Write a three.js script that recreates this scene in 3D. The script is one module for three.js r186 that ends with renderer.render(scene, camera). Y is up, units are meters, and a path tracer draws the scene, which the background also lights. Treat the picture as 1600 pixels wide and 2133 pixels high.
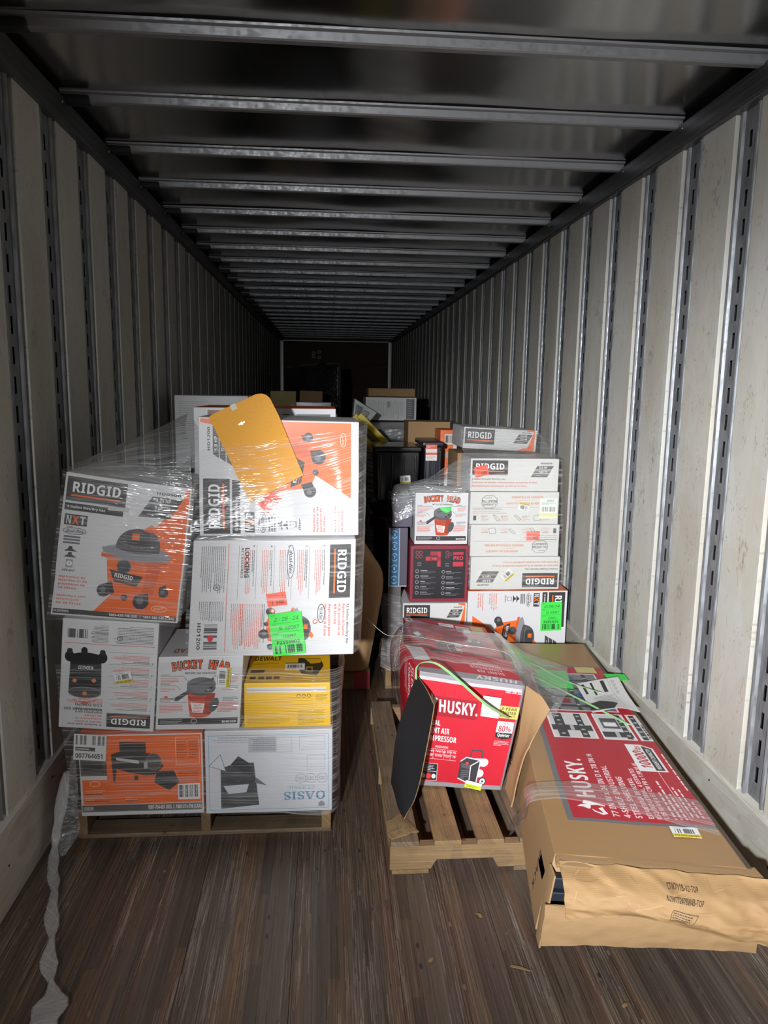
import * as THREE from 'three';
import { mergeGeometries } from 'three/addons/utils/BufferGeometryUtils.js';
import { Brush, Evaluator, SUBTRACTION } from 'three-bvh-csg';
import { RectAreaLightUniformsLib } from 'three/addons/lights/RectAreaLightUniformsLib.js';

// ---------- camera, light, exposure ----------
const scene = new THREE.Scene();
scene.background = new THREE.Color(0.004, 0.004, 0.005);
const camera = new THREE.PerspectiveCamera(68.89, 1600 / 2133, 0.05, 60);
camera.position.set(-0.22, 1.695, 0);
camera.rotation.order = 'YXZ';
camera.rotation.set(-0.16345, -0.07881, 0.015);
const renderer = new THREE.WebGLRenderer({ antialias: true });
renderer.toneMapping = THREE.LinearToneMapping;
renderer.toneMappingExposure = 0.47;
renderer.shadowMap.enabled = true;
RectAreaLightUniformsLib.init();
// two dock lamps on arms at the open rear doors, both outside the frame (their lamps are built in dockLamp below)
const LAMPS = [
  { at: [-0.85, 2.0, 1.4], aim: [1.4, 0.65, -3.9], color: [0.92, 0.96, 1.0], power: 222, angle: 0.355, spill: 70, label: 'yellow dock lamp on a hinged arm, left of the open rear doors' },
  { at: [1.5, 2.1, 1.35], aim: [-0.5, 1.15, -2.4], color: [1.0, 0.95, 0.89], power: 124, angle: 1.2, label: 'yellow dock lamp on a hinged arm, right of the open rear doors' },
];

// ---------- helpers ----------
const V = (a) => new THREE.Vector3(...a);
let seed = 7;
const rnd = () => { seed = (seed * 1664525 + 1013904223) >>> 0; return seed / 4294967296; };
const rr = (a, b) => a + (b - a) * rnd();
const reseed = (n) => { seed = n >>> 0; };
const taken = {};
const numbered = (n) => { const k = (taken[n] = (taken[n] ?? -1) + 1); return k ? n + '_' + String(k).padStart(3, '0') : n; };
const shade = (o) => { o.castShadow = o.receiveShadow = true; return o; };
function mesh(name, geo, mat, parent) { const m = shade(new THREE.Mesh(geo, mat)); m.name = name; if (parent) parent.add(m); return m; }
function tag(o, label, category, group) { Object.assign(o.userData, { label, category }); if (group) o.userData.group = group; return o; }
function thing(name, label, category, at = [0, 0, 0], group) {
  const g = new THREE.Group(); g.name = numbered(name); g.position.set(...at); scene.add(g); return tag(g, label, category, group);
}
function struct(name, at = [0, 0, 0]) { const g = new THREE.Group(); g.name = name; g.position.set(...at); g.userData.kind = 'structure'; scene.add(g); return g; }
// value noise for relief
const hash = (x, y, z) => { let h = Math.imul(x, 374761393) ^ Math.imul(y, 668265263) ^ Math.imul(z, 2147483647 ^ 99991); h = Math.imul(h ^ (h >>> 13), 1274126177); return ((h ^ (h >>> 16)) >>> 0) / 4294967296; };
const sm = (t) => t * t * (3 - 2 * t);
function noise(x, y, z = 0) {
  const i = Math.floor(x), j = Math.floor(y), k = Math.floor(z), u = sm(x - i), v = sm(y - j), w = sm(z - k), L = (a, b, t) => a + (b - a) * t;
  const c = (a, b, d) => hash(i + a, j + b, k + d);
  return L(L(L(c(0, 0, 0), c(1, 0, 0), u), L(c(0, 1, 0), c(1, 1, 0), u), v), L(L(c(0, 0, 1), c(1, 0, 1), u), L(c(0, 1, 1), c(1, 1, 1), u), v), w) * 2 - 1;
}
const fbm = (x, y, z = 0) => noise(x, y, z) * 0.55 + noise(x * 2.1, y * 2.1, z + 9) * 0.3 + noise(x * 4.3, y * 4.3, z + 23) * 0.15;

// ---------- textures ----------
function cv(w, h) { const c = document.createElement('canvas'); c.width = w; c.height = h; return [c, c.getContext('2d')]; }
function tex(c, color = true, repeat) {
  const t = new THREE.CanvasTexture(c); if (color) t.colorSpace = THREE.SRGBColorSpace;
  if (repeat) { t.wrapS = t.wrapT = THREE.RepeatWrapping; t.repeat.set(...repeat); }
  t.magFilter = THREE.LinearFilter; return t;
}
// pixel function f(x, y) -> [r, g, b] in 0..255 (or one number)
function dataTex(w, h, f, color, repeat) {
  const d = new Uint8Array(w * h * 4);
  for (let y = 0; y < h; y++) for (let x = 0; x < w; x++) {
    const v = f(x, y), o = (y * w + x) * 4;
    if (typeof v === 'number') d[o] = d[o + 1] = d[o + 2] = Math.max(0, Math.min(255, v)); else for (let c = 0; c < 3; c++) d[o + c] = Math.max(0, Math.min(255, v[c]));
    d[o + 3] = 255;
  }
  const t = new THREE.DataTexture(d, w, h); if (color) t.colorSpace = THREE.SRGBColorSpace;
  t.wrapS = t.wrapT = THREE.RepeatWrapping; if (repeat) t.repeat.set(...repeat);
  t.magFilter = THREE.LinearFilter; t.minFilter = THREE.LinearMipmapLinearFilter; t.generateMipmaps = true; t.needsUpdate = true; return t;
}
// tileable noise: period px, py cells
function tnoise(u, v, px, py, s) {
  const x = u * px, y = v * py, i = Math.floor(x), j = Math.floor(y), a = sm(x - i), b = sm(y - j), c = (p, q) => hash((i + p) % px, (j + q) % py, s);
  return (c(0, 0) * (1 - a) + c(1, 0) * a) * (1 - b) + (c(0, 1) * (1 - a) + c(1, 1) * a) * b;
}
const S = (o) => new THREE.MeshStandardMaterial(o), PH = (o) => new THREE.MeshPhysicalMaterial(o);
const hex = (h) => new THREE.Color(h);

// floor: dark worn laminated hardwood, strips running lengthways (u across 1.26 m, v along 5 m)
function floorCanvas() {
  const W = 1024, H = 2048; const [c, g] = cv(W, H);
  g.fillStyle = '#5d4f45'; g.fillRect(0, 0, W, H);
  reseed(11);
  const strip = W / 36;
  for (let i = 0; i < 36; i++) for (let y = -rr(0, 500); y < H;) {
    const l = rr(300, 1100), t = rr(-1, 1), hue = rnd();
    g.fillStyle = `rgba(${hue < 0.3 ? '118,84,66' : hue < 0.65 ? '104,94,84' : '72,62,56'},${0.25 + 0.3 * Math.abs(t)})`; g.fillRect(i * strip, y, strip, l); y += l;
  }
  for (let k = 0; k < 9000; k++) {
    const x = rnd() * W, y = rnd() * H, l = rr(20, 260), d = rr(-0.012, 0.012) * l, b = rnd();
    g.strokeStyle = b < 0.45 ? `rgba(150,132,116,${rr(0.05, 0.3)})` : b < 0.6 ? `rgba(150,112,74,${rr(0.05, 0.28)})` : `rgba(24,18,16,${rr(0.08, 0.42)})`;
    g.lineWidth = rr(0.5, 2.0); g.beginPath(); g.moveTo(x, y); g.lineTo(x + d, y + l); g.stroke();
  }
  for (let k = 0; k < 90; k++) { // worn pale patches made of fibres
    const cx = rnd() * W, cy = rnd() * H, n = rr(30, 130), w = rr(12, 60), h = rr(60, 260), warm = rnd() < 0.35;
    for (let i = 0; i < n; i++) {
      const x = cx + rr(-w, w), y = cy + rr(-h, h), l = rr(15, 90);
      g.strokeStyle = warm ? `rgba(158,118,72,${rr(0.12, 0.5)})` : `rgba(186,176,164,${rr(0.1, 0.55)})`; g.lineWidth = rr(0.6, 2); g.beginPath(); g.moveTo(x, y); g.lineTo(x + rr(-2, 2), y + l); g.stroke();
    }
  }
  for (let k = 0; k < 40; k++) { // scratches by pallets and jacks
    const x = rnd() * W, y = rnd() * H, l = rr(100, 700), a = rr(-0.14, 0.14);
    g.strokeStyle = `rgba(186,164,134,${rr(0.12, 0.4)})`; g.lineWidth = rr(0.6, 1.6); g.beginPath(); g.moveTo(x, y); g.quadraticCurveTo(x + a * l * 0.6, y + l / 2, x + a * l, y + l); g.stroke();
  }
  for (let k = 0; k < 260; k++) { g.fillStyle = `rgba(${rnd() < 0.5 ? '20,16,14' : '170,160,148'},${rr(0.2, 0.6)})`; g.beginPath(); g.ellipse(rnd() * W, rnd() * H, rr(1, 4), rr(1, 6), 0, 0, 7); g.fill(); }
  return c;
}
const floorC = floorCanvas();
const floorMats = [0, 1, 2].map((k) => {
  const m = tex(floorC, true, [1, 1]), b = tex(floorC, false, [1, 1]); for (const t of [m, b]) t.wrapS = t.wrapT = THREE.MirroredRepeatWrapping;
  m.offset.set(0.37 * k, 0.29 * k); b.offset.copy(m.offset);
  return PH({ map: m, bumpMap: b, bumpScale: 0.0016, roughness: 0.42, color: new THREE.Color(0.98, 0.97, 0.97), specularIntensity: 0.9 });
});
// painted wall liner: off-white, scuffed and stained
const linerC = (() => {
  const W = 512, H = 1024, [c, g] = cv(W, H); reseed(5);
  g.fillStyle = '#c8c5be'; g.fillRect(0, 0, W, H);
  for (let k = 0; k < 60; k++) { g.fillStyle = `rgba(${['176,160,130', '214,210,204', '160,154,142', '190,176,150'][k % 4]},0.1)`; g.beginPath(); g.ellipse(rnd() * W, rnd() * H, rr(30, 150), rr(30, 220), 0, 0, 7); g.fill(); }
  for (let k = 0; k < 700; k++) { const x = rnd() * W, y = rnd() * H; g.strokeStyle = `rgba(${rnd() < 0.65 ? '106,92,76' : '232,228,220'},${rr(0.08, 0.36)})`; g.lineWidth = rr(0.5, 2.2); g.beginPath(); g.moveTo(x, y); g.lineTo(x + rr(-20, 20), y + rr(-26, 26)); g.stroke(); }
  for (let k = 0; k < 170; k++) { const x = rnd() * W, y = rnd() * H, n = 4 + rnd() * 14; for (let i = 0; i < n; i++) { g.fillStyle = `rgba(110,86,60,${rr(0.06, 0.34)})`; g.beginPath(); g.arc(x + rr(-14, 14), y + rr(-18, 18), rr(0.5, 2.5), 0, 7); g.fill(); } }
  for (let k = 0; k < 7; k++) { const x = rnd() * W, y = rnd() * H; g.fillStyle = 'rgba(90,82,74,0.16)'; for (let i = 0; i < 26; i++) { g.beginPath(); g.arc(x + rr(-26, 26), y + rr(-24, 24), rr(1, 6), 0, 7); g.fill(); } }
  return c;
})();
const linerMats = [0, 1, 2, 3].map((k) => { const t = tex(linerC, true, [0.9, 0.9]); t.offset.set(0.31 * k, 0.21 * k); return S({ map: t, roughness: 0.62 }); });
const galv = dataTex(256, 256, (x, y) => { const u = x / 256, v = y / 256; return 150 + 60 * (tnoise(u, v, 8, 8, 1) - 0.5) + 50 * (tnoise(u, v, 31, 31, 2) - 0.5) + 30 * (tnoise(u, v, 90, 12, 3) - 0.5); }, false, [3, 3]);
const galvC = dataTex(256, 256, (x, y) => { const u = x / 256, v = y / 256, k = 142 + 30 * (tnoise(u, v, 8, 6, 5) - 0.5) + 26 * (tnoise(u, v, 40, 9, 6) - 0.5); return [k, k * 1.005, k * 1.02]; }, true, [3, 3]);
const postMat = S({ map: galvC, color: new THREE.Color(0.95, 0.965, 0.98), roughnessMap: galv, roughness: 0.85, metalness: 0.4 });
const railMat = S({ map: galvC, roughness: 0.45, metalness: 0.8, color: new THREE.Color(0.55, 0.55, 0.55) });
const bowMat = S({ color: new THREE.Color(0.33, 0.33, 0.34), roughness: 0.9, metalness: 0.55, roughnessMap: galv });
const roofBump = dataTex(512, 512, (x, y) => { const u = x / 512, v = y / 512; return 128 + 70 * (tnoise(u, v, 5, 3, 11) - 0.5) + 40 * (tnoise(u, v, 13, 9, 12) - 0.5) + 10 * (tnoise(u, v, 60, 60, 13) - 0.5); }, false, [1, 1]);
const roofMat = S({ color: new THREE.Color(0.6, 0.59, 0.57), roughness: 0.19, metalness: 1, bumpMap: roofBump, bumpScale: 0.004 });
const kickC = (() => {
  const W = 1024, H = 256, [c, g] = cv(W, H); reseed(21); g.fillStyle = '#c6c2b8'; g.fillRect(0, 0, W, H);
  for (let k = 0; k < 500; k++) { const x = rnd() * W, y = rnd() * H, l = rr(10, 180), a = rr(-0.5, 0.5); g.strokeStyle = `rgba(${['120,112,100', '220,218,212', '146,128,100', '90,84,78'][k % 4]},${rr(0.06, 0.3)})`; g.lineWidth = rr(0.5, 2); g.beginPath(); g.moveTo(x, y); g.lineTo(x + l, y + a * l * 0.4); g.stroke(); }
  for (let k = 0; k < 80; k++) { g.fillStyle = `rgba(120,100,76,${rr(0.03, 0.1)})`; g.beginPath(); g.ellipse(rnd() * W, rnd() * H, rr(10, 70), rr(8, 40), 0, 0, 7); g.fill(); }
  return c;
})();
const kickMat = S({ map: tex(kickC, true, [0.5, 2]), roughness: 0.5, metalness: 0.08 });
const blackMat = S({ color: new THREE.Color(0.02, 0.02, 0.022), roughness: 0.6 });
const steelMat = S({ color: new THREE.Color(0.6, 0.6, 0.6), roughness: 0.3, metalness: 1 });
const paleMat = S({ color: new THREE.Color(0.62, 0.62, 0.6), roughness: 0.35, metalness: 0.3 });
// pallet wood
function woodCanvas(base, s) {
  const W = 256, H = 1024, [c, g] = cv(W, H); reseed(s); g.fillStyle = base; g.fillRect(0, 0, W, H);
  for (let k = 0; k < 900; k++) { const x = rnd() * W, y = rnd() * H, l = rr(30, 400); g.strokeStyle = `rgba(${rnd() < 0.55 ? '70,52,34' : '206,180,142'},${rr(0.05, 0.22)})`; g.lineWidth = rr(0.5, 2.5); g.beginPath(); g.moveTo(x, y); g.bezierCurveTo(x + rr(-4, 4), y + l * 0.3, x + rr(-6, 6), y + l * 0.6, x + rr(-4, 4), y + l); g.stroke(); }
  for (let k = 0; k < 8; k++) { const x = rnd() * W, y = rnd() * H; for (let r = 9; r > 0; r -= 2) { g.strokeStyle = `rgba(74,44,22,${0.22})`; g.lineWidth = 1.4; g.beginPath(); g.ellipse(x, y, r, r * 1.9, 0, 0, 7); g.stroke(); } g.fillStyle = 'rgba(66,40,22,.6)'; g.beginPath(); g.ellipse(x, y, 4, 7, 0, 0, 7); g.fill(); }
  for (let k = 0; k < 40; k++) { g.fillStyle = `rgba(60,50,42,${rr(0.03, 0.13)})`; g.beginPath(); g.ellipse(rnd() * W, rnd() * H, rr(8, 60), rr(10, 120), 0, 0, 7); g.fill(); }
  return c;
}
const woodMats = [['#866b4b', 31], ['#977850', 32], ['#786551', 33], ['#90734f', 34]].map(([b, s]) => { const k = woodCanvas(b, s); return S({ map: tex(k, true, [1, 1]), bumpMap: tex(k, false, [1, 1]), bumpScale: 0.0008, roughness: 0.75 }); });
// bare cardboard
const boardC = (() => {
  const W = 512, H = 512, [c, g] = cv(W, H); reseed(41); g.fillStyle = '#a5835b'; g.fillRect(0, 0, W, H);
  for (let k = 0; k < 5000; k++) { g.fillStyle = `rgba(${rnd() < 0.5 ? '140,106,68' : '205,170,126'},${rr(0.05, 0.25)})`; g.fillRect(rnd() * W, rnd() * H, rr(1, 7), 1); }
  for (let y = 0; y < H; y += 4) { g.fillStyle = 'rgba(120,90,56,.06)'; g.fillRect(0, y, W, 1.5); }
  return c;
})();
const cardBump = dataTex(256, 256, (x, y) => { const u = x / 256, v = y / 256; return 128 + 90 * (tnoise(u, v, 6, 6, 61) - 0.5) + 40 * (tnoise(u, v, 20, 20, 62) - 0.5) + 20 * Math.sin(v * Math.PI * 2 * 40); }, false, [1, 1]);
const cardMat = S({ map: tex(boardC, true, [1, 1]), roughness: 0.78, bumpMap: cardBump, bumpScale: 0.0012 });
const paperWhite = S({ color: new THREE.Color(0.74, 0.73, 0.73), roughness: 0.5, bumpMap: cardBump, bumpScale: 0.001 });
// stretch film: wrinkles run along u
const wrinkle = dataTex(512, 512, (x, y) => {
  const u = x / 512, v = y / 512 + 0.012 * Math.sin(u * 6.283 * 2), w = v - Math.floor(v);
  return 255 * (0.42 * tnoise(u, w, 3, 42, 71) + 0.34 * tnoise(u, w, 7, 110, 72) + 0.24 * tnoise(u, w, 40, 60, 73));
}, false, [1, 1]);
const haze = dataTex(512, 512, (x, y) => { const u = x / 512, v = y / 512, k = 0.6 * tnoise(u, v, 3, 60, 81) + 0.4 * tnoise(u, v, 6, 150, 82); return 255 * (1 - 0.4 * Math.pow(Math.max(0, k - 0.35) / 0.65, 2)); }, false, [1, 1]);
const film = (o = {}) => PH({ color: 0xffffff, transmission: 0.985, roughness: 0.16, thickness: 0, ior: 1.5, bumpMap: wrinkle, bumpScale: 0.002, transmissionMap: haze, side: THREE.DoubleSide, ...o });
const filmClear = film(), filmMilky = film({ transmission: 0.9, roughness: 0.2, bumpScale: 0.004 }), filmBand = film({ transmission: 0.955, roughness: 0.18, bumpScale: 0.003 }), filmTight = film({ bumpScale: 0.0011, specularIntensity: 0.35 }), filmDense = film({ transmission: 0.8, roughness: 0.25, bumpScale: 0.002 });

// ---------- geometry helpers ----------
const lerp = THREE.MathUtils.lerp;
function weld(geo) { // smooth normals across coincident vertices, weighted by area
  geo.computeVertexNormals();
  const p = geo.attributes.position, idx = geo.index, acc = new Map(), key = (i) => Math.round(p.getX(i) * 2e4) + ',' + Math.round(p.getY(i) * 2e4) + ',' + Math.round(p.getZ(i) * 2e4);
  const a = new THREE.Vector3(), b = new THREE.Vector3(), c = new THREE.Vector3();
  for (let t = 0; t < idx.count; t += 3) {
    const [i, j, k] = [0, 1, 2].map((d) => idx.getX(t + d));
    a.fromBufferAttribute(p, i); b.fromBufferAttribute(p, j).sub(a); c.fromBufferAttribute(p, k).sub(a); b.cross(c);
    for (const q of [i, j, k]) { const s = key(q); if (!acc.has(s)) acc.set(s, new THREE.Vector3()); acc.get(s).add(b); }
  }
  const n = geo.attributes.normal;
  for (let i = 0; i < p.count; i++) { a.copy(acc.get(key(i))).normalize(); n.setXYZ(i, a.x, a.y, a.z); }
  return geo;
}
// eight corners: front-left-bottom, front-right-bottom, front-right-top, front-left-top, then the same at the back
function hexa(c8, { n = 4, r = 0.004, bulge = 0.002, rough = 0.0012, s = 1 } = {}) {
  const C = c8.map(V), L = [C[0].distanceTo(C[1]), C[0].distanceTo(C[3]), C[0].distanceTo(C[4])];
  const ts = L.map((l) => { const q = Math.min(0.4, r / l), t = [0, q * 0.3, q]; for (let i = 1; i < n; i++) t.push(q + (1 - 2 * q) * i / n); return [...t, 1 - q, 1 - q * 0.3, 1]; });
  const at = (x, y, z) => {
    const m = [x, y, z].map((v, d) => v * L[d]), inn = m.map((v, d) => Math.min(Math.max(v, Math.min(r, L[d] / 2)), Math.max(L[d] - r, L[d] / 2))), d = m.map((v, k) => v - inn[k]), l = Math.hypot(...d);
    const q = l > 1e-9 ? inn.map((v, k) => v + d[k] / l * Math.min(r, l)) : m, [i, j, k] = q.map((v, e) => v / L[e]);
    const o = new THREE.Vector3();
    [[0, 0, 1], [1, 0, 1], [1, 1, 1], [0, 1, 1], [0, 0, 0], [1, 0, 0], [1, 1, 0], [0, 1, 0]].forEach((b, e) => o.addScaledVector(C[e], (b[0] ? i : 1 - i) * (b[1] ? j : 1 - j) * (b[2] ? k : 1 - k)));
    const f = 7; o.x += rough * fbm(o.y * f, o.z * f, s); o.y += rough * fbm(o.z * f, o.x * f, s + 31); o.z += rough * fbm(o.x * f, o.y * f, s + 57);
    return o;
  };
  const mid = (f) => C.reduce((a, c, e) => (f(e) ? a.add(c) : a), new THREE.Vector3()).divideScalar(4);
  const nx = mid((e) => [1, 2, 5, 6].includes(e)).sub(mid((e) => [0, 3, 4, 7].includes(e))).normalize(), ny = mid((e) => [2, 3, 6, 7].includes(e)).sub(mid((e) => [0, 1, 4, 5].includes(e))).normalize(), nz = mid((e) => e < 4).sub(mid((e) => e > 3)).normalize();
  const faces = [ // u axis, v axis, corner function, normal
    [2, 1, (u, v) => [1, v, 1 - u], nx], [2, 1, (u, v) => [0, v, u], nx.clone().negate()], [0, 2, (u, v) => [u, 1, 1 - v], ny], [0, 2, (u, v) => [u, 0, v], ny.clone().negate()], [0, 1, (u, v) => [u, v, 1], nz], [0, 1, (u, v) => [1 - u, v, 0], nz.clone().negate()],
  ];
  const pos = [], uv = [], ind = [], geo = new THREE.BufferGeometry();
  faces.forEach(([au, av, f, nn], m) => {
    const U = ts[au], W = ts[av], base = pos.length / 3, start = ind.length;
    for (const v of W) for (const u of U) { const p = at(...f(u, v)).addScaledVector(nn, (m === 3 ? 0 : bulge) * Math.sin(Math.PI * u) * Math.sin(Math.PI * v)); pos.push(p.x, p.y, p.z); uv.push(u, v); }
    for (let j = 0; j < W.length - 1; j++) for (let i = 0; i < U.length - 1; i++) { const a = base + j * U.length + i, b = a + U.length; ind.push(a, a + 1, b + 1, a, b + 1, b); }
    geo.addGroup(start, ind.length - start, m);
  });
  geo.setAttribute('position', new THREE.Float32BufferAttribute(pos, 3)); geo.setAttribute('uv', new THREE.Float32BufferAttribute(uv, 2)); geo.setIndex(ind);
  return weld(geo);
}
// box by its front face: x0..x1, y0..y1 at z (front), depth d; roll about the front bottom centre, lean tips the top back, yaw turns it
function corners(x0, x1, y0, y1, z, d, { roll = 0, lean = 0, yaw = 0 } = {}) {
  const o = new THREE.Vector3((x0 + x1) / 2, y0, z), e = new THREE.Euler(-lean, yaw, roll, 'YXZ'), h = (x1 - x0) / 2, H = y1 - y0;
  return [[-h, 0, 0], [h, 0, 0], [h, H, 0], [-h, H, 0], [-h, 0, -d], [h, 0, -d], [h, H, -d], [-h, H, -d]].map((p) => V(p).applyEuler(e).add(o).toArray());
}
const sub = (c8, o) => c8.map((p) => [p[0] - o[0], p[1] - o[1], p[2] - o[2]]);
function crate(name, label, category, c8, mats, opt = {}) {
  const o = [0, 1, 4, 5].reduce((a, e) => a.map((v, k) => v + c8[e][k] / 4), [0, 0, 0]); o[1] = Math.min(...c8.map((p) => p[1]));
  const g = thing(name, label, category, o, opt.group), L = sub(c8, o), b = mats.base ?? paperWhite;
  mesh('box_body', hexa(L, opt), ['px', 'nx', 'py', 'ny', 'pz', 'nz'].map((k) => mats[k] ?? b), g);
  const fr = (a, b_, c) => { const O = V(L[a]), ex = V(L[b_]).sub(O), ey = V(L[c]).sub(O), W = ex.length(), H = ey.length(); ex.normalize(); ey.addScaledVector(ex, -ey.dot(ex)).normalize(); return { O, ex, ey, n: ex.clone().cross(ey), W, H, g }; };
  return { g, front: fr(0, 1, 3), top: fr(3, 2, 7), left: fr(4, 0, 7), right: fr(1, 5, 2) };
}
// a thin label stuck on a face: centre at fractions u, v of the face
function stick(f, name, u, v, w, h, rot, mat, lift = 0.0035, label) {
  const m = mesh(name, new THREE.BoxGeometry(w, h, 0.0012), mat, f.g), r = new THREE.Matrix4().makeBasis(f.ex, f.ey, f.n);
  m.quaternion.setFromRotationMatrix(r).multiply(new THREE.Quaternion().setFromAxisAngle(new THREE.Vector3(0, 0, 1), rot));
  m.position.copy(f.O).addScaledVector(f.ex, u * f.W).addScaledVector(f.ey, v * f.H).addScaledVector(f.n, lift);
  if (label) m.userData.label = label;
  return m;
}
// smooth sheet through a net of control points (rows of equal length)
function patch(net, nu, nv, { amp = 0, freq = 6, thick = 0, s = 3, ru = 1, rv = 1, crease = 0 } = {}) {
  const rows = net.map((r) => new THREE.CatmullRomCurve3(r.map(V), false, 'catmullrom', 0.5)), P = [];
  for (let j = 0; j <= nv; j++) P.push([]);
  for (let i = 0; i <= nu; i++) {
    const col = new THREE.CatmullRomCurve3(rows.map((r) => r.getPoint(i / nu)), false, 'catmullrom', 0.5);
    for (let j = 0; j <= nv; j++) { const p = col.getPoint(j / nv); if (amp) { const q = p.clone().multiplyScalar(freq); p.x += amp * fbm(q.y, q.z, s); p.y += amp * fbm(q.z, q.x, s + 5); p.z += amp * fbm(q.x, q.y, s + 11); } if (crease) { const q = p.clone().multiplyScalar(9), k = (1 - Math.abs(fbm(q.x * 1.0 + q.y * 1.5, q.y * 2.2, s)) * 2.4) * crease; p.z += k; p.y += 0.35 * k; } P[j].push(p); }
  }
  const build = (Q, flip) => {
    const pos = [], uv = [], ind = [];
    Q.forEach((r, j) => r.forEach((p, i) => { pos.push(p.x, p.y, p.z); uv.push(i / nu * ru, j / nv * rv); }));
    for (let j = 0; j < nv; j++) for (let i = 0; i < nu; i++) { const a = j * (nu + 1) + i, b = a + nu + 1; flip ? ind.push(a, b + 1, a + 1, a, b, b + 1) : ind.push(a, a + 1, b + 1, a, b + 1, b); }
    const g = new THREE.BufferGeometry(); g.setAttribute('position', new THREE.Float32BufferAttribute(pos, 3)); g.setAttribute('uv', new THREE.Float32BufferAttribute(uv, 2)); g.setIndex(ind); g.computeVertexNormals(); return g;
  };
  const A = build(P, false);
  if (!thick) return A;
  const nrm = A.attributes.normal, Q = P.map((r, j) => r.map((p, i) => { const k = j * (nu + 1) + i; return p.clone().add(new THREE.Vector3(nrm.getX(k), nrm.getY(k), nrm.getZ(k)).multiplyScalar(-thick)); }));
  const B = build(Q, true), edge = [];
  for (let i = 0; i < nu; i++) { edge.push([P[0][i + 1], P[0][i], Q[0][i], Q[0][i + 1]], [P[nv][i], P[nv][i + 1], Q[nv][i + 1], Q[nv][i]]); }
  for (let j = 0; j < nv; j++) { edge.push([P[j][0], P[j + 1][0], Q[j + 1][0], Q[j][0]], [P[j + 1][nu], P[j][nu], Q[j][nu], Q[j + 1][nu]]); }
  const pos = [], uv = [], ind = [];
  edge.forEach((q, k) => { q.forEach((p) => { pos.push(p.x, p.y, p.z); uv.push(0.02, 0.02); }); ind.push(4 * k, 4 * k + 1, 4 * k + 2, 4 * k, 4 * k + 2, 4 * k + 3); });
  const E = new THREE.BufferGeometry(); E.setAttribute('position', new THREE.Float32BufferAttribute(pos, 3)); E.setAttribute('uv', new THREE.Float32BufferAttribute(uv, 2)); E.setIndex(ind); E.computeVertexNormals();
  return mergeGeometries([A, B, E], true);
}
function ribbon(pts, side, w, thick, n = 40) { const s = V(side).normalize().multiplyScalar(w / 2); return patch([pts.map((p) => V(p).sub(s).toArray()), pts.map((p) => V(p).add(s).toArray())], n, 1, { thick }); }
function bevelBox(w, h, d, r = 0.003) { return hexa([[-w / 2, -h / 2, d / 2], [w / 2, -h / 2, d / 2], [w / 2, h / 2, d / 2], [-w / 2, h / 2, d / 2], [-w / 2, -h / 2, -d / 2], [w / 2, -h / 2, -d / 2], [w / 2, h / 2, -d / 2], [-w / 2, h / 2, -d / 2]], { n: 1, r, bulge: 0, rough: 0 }); }
function at(m, x, y, z) { m.position.set(x, y, z); return m; }

// ---------- print ----------
const OR = '#ef6a1f', DK = '#33302f', RD = '#d5482f', WH = '#d6d4d4', INK = '#2b2a2a';
function art(w, h, bg, draw, turn = 0) { // draw in units where the width is 100
  const [c, g] = cv(w, h); g.save(); g.scale(w / 100, w / 100); g.fillStyle = bg; g.fillRect(0, 0, 100, 100 * h / w); draw(g, 100 * h / w); g.restore();
  if (!turn) return c;
  const q = turn % 180 !== 0, [d, k] = cv(q ? h : w, q ? w : h);
  k.translate(d.width / 2, d.height / 2); k.rotate(turn * Math.PI / 180); k.drawImage(c, -w / 2, -h / 2); return d;
}
const R = (g, x, y, w, h, c) => { g.fillStyle = c; g.fillRect(x, y, w, h); };
function poly(g, pts, c, line, lw = 0.5) { g.beginPath(); pts.forEach((p, i) => (i ? g.lineTo(...p) : g.moveTo(...p))); g.closePath(); if (c) { g.fillStyle = c; g.fill(); } if (line) { g.strokeStyle = line; g.lineWidth = lw; g.stroke(); } }
function ell(g, x, y, a, b, c, line, lw = 0.5, t = 0) { g.beginPath(); g.ellipse(x, y, a, b, t, 0, 7); if (c) { g.fillStyle = c; g.fill(); } if (line) { g.strokeStyle = line; g.lineWidth = lw; g.stroke(); } }
function T(g, s, x, y, w, h, c, o = {}) { // text fitted into the box x, y, w, h (capital height h)
  g.save(); g.font = `${o.i ? 'italic ' : ''}${o.r ? '' : 'bold '}100px ${o.f ?? 'sans-serif'}`; const m = g.measureText(s).width || 1; g.translate(x, y + h); if (o.a) g.rotate(o.a); g.transform(1, 0, o.k ?? 0, 1, 0, 0); g.scale(w / m, h / 72); g.fillStyle = c; g.fillText(s, 0, 0);
  if (o.s) { g.strokeStyle = o.s; g.lineWidth = o.lw ?? 6; g.strokeText(s, 0, 0); if (o.over) g.fillText(s, 0, 0); } g.restore();
}
function L(g, x, y, w, n, dy, c, th = 0.45, words = true) { // lines of small print
  g.fillStyle = c;
  for (let i = 0; i < n; i++) { const e = x + w * (i === n - 1 ? rr(0.4, 0.8) : rr(0.85, 1)); for (let p = x; p < e;) { const l = words ? rr(0.02, 0.09) * w + 0.4 : e - p; g.fillRect(p, y + i * dy, Math.min(l, e - p), th); p += l + 0.35; } }
}
function bars(g, x, y, w, h, c = INK, n = 72) { g.fillStyle = c; const u = w / n; for (let i = 0; i < n;) { const k = 1 + Math.floor(rnd() * 3); if (rnd() < 0.62) g.fillRect(x + i * u, y, Math.min(k, n - i) * u * 0.8, h); i += k; } }
function logo(g, x, y, w, h) { R(g, x, y, w, h, DK); T(g, 'RIDGID', x + w * 0.08, y + h * 0.2, w * 0.83, h * 0.42, '#f3f1ef'); R(g, x + w * 0.08, y + h * 0.72, w * 0.83, h * 0.08, OR); }
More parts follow.
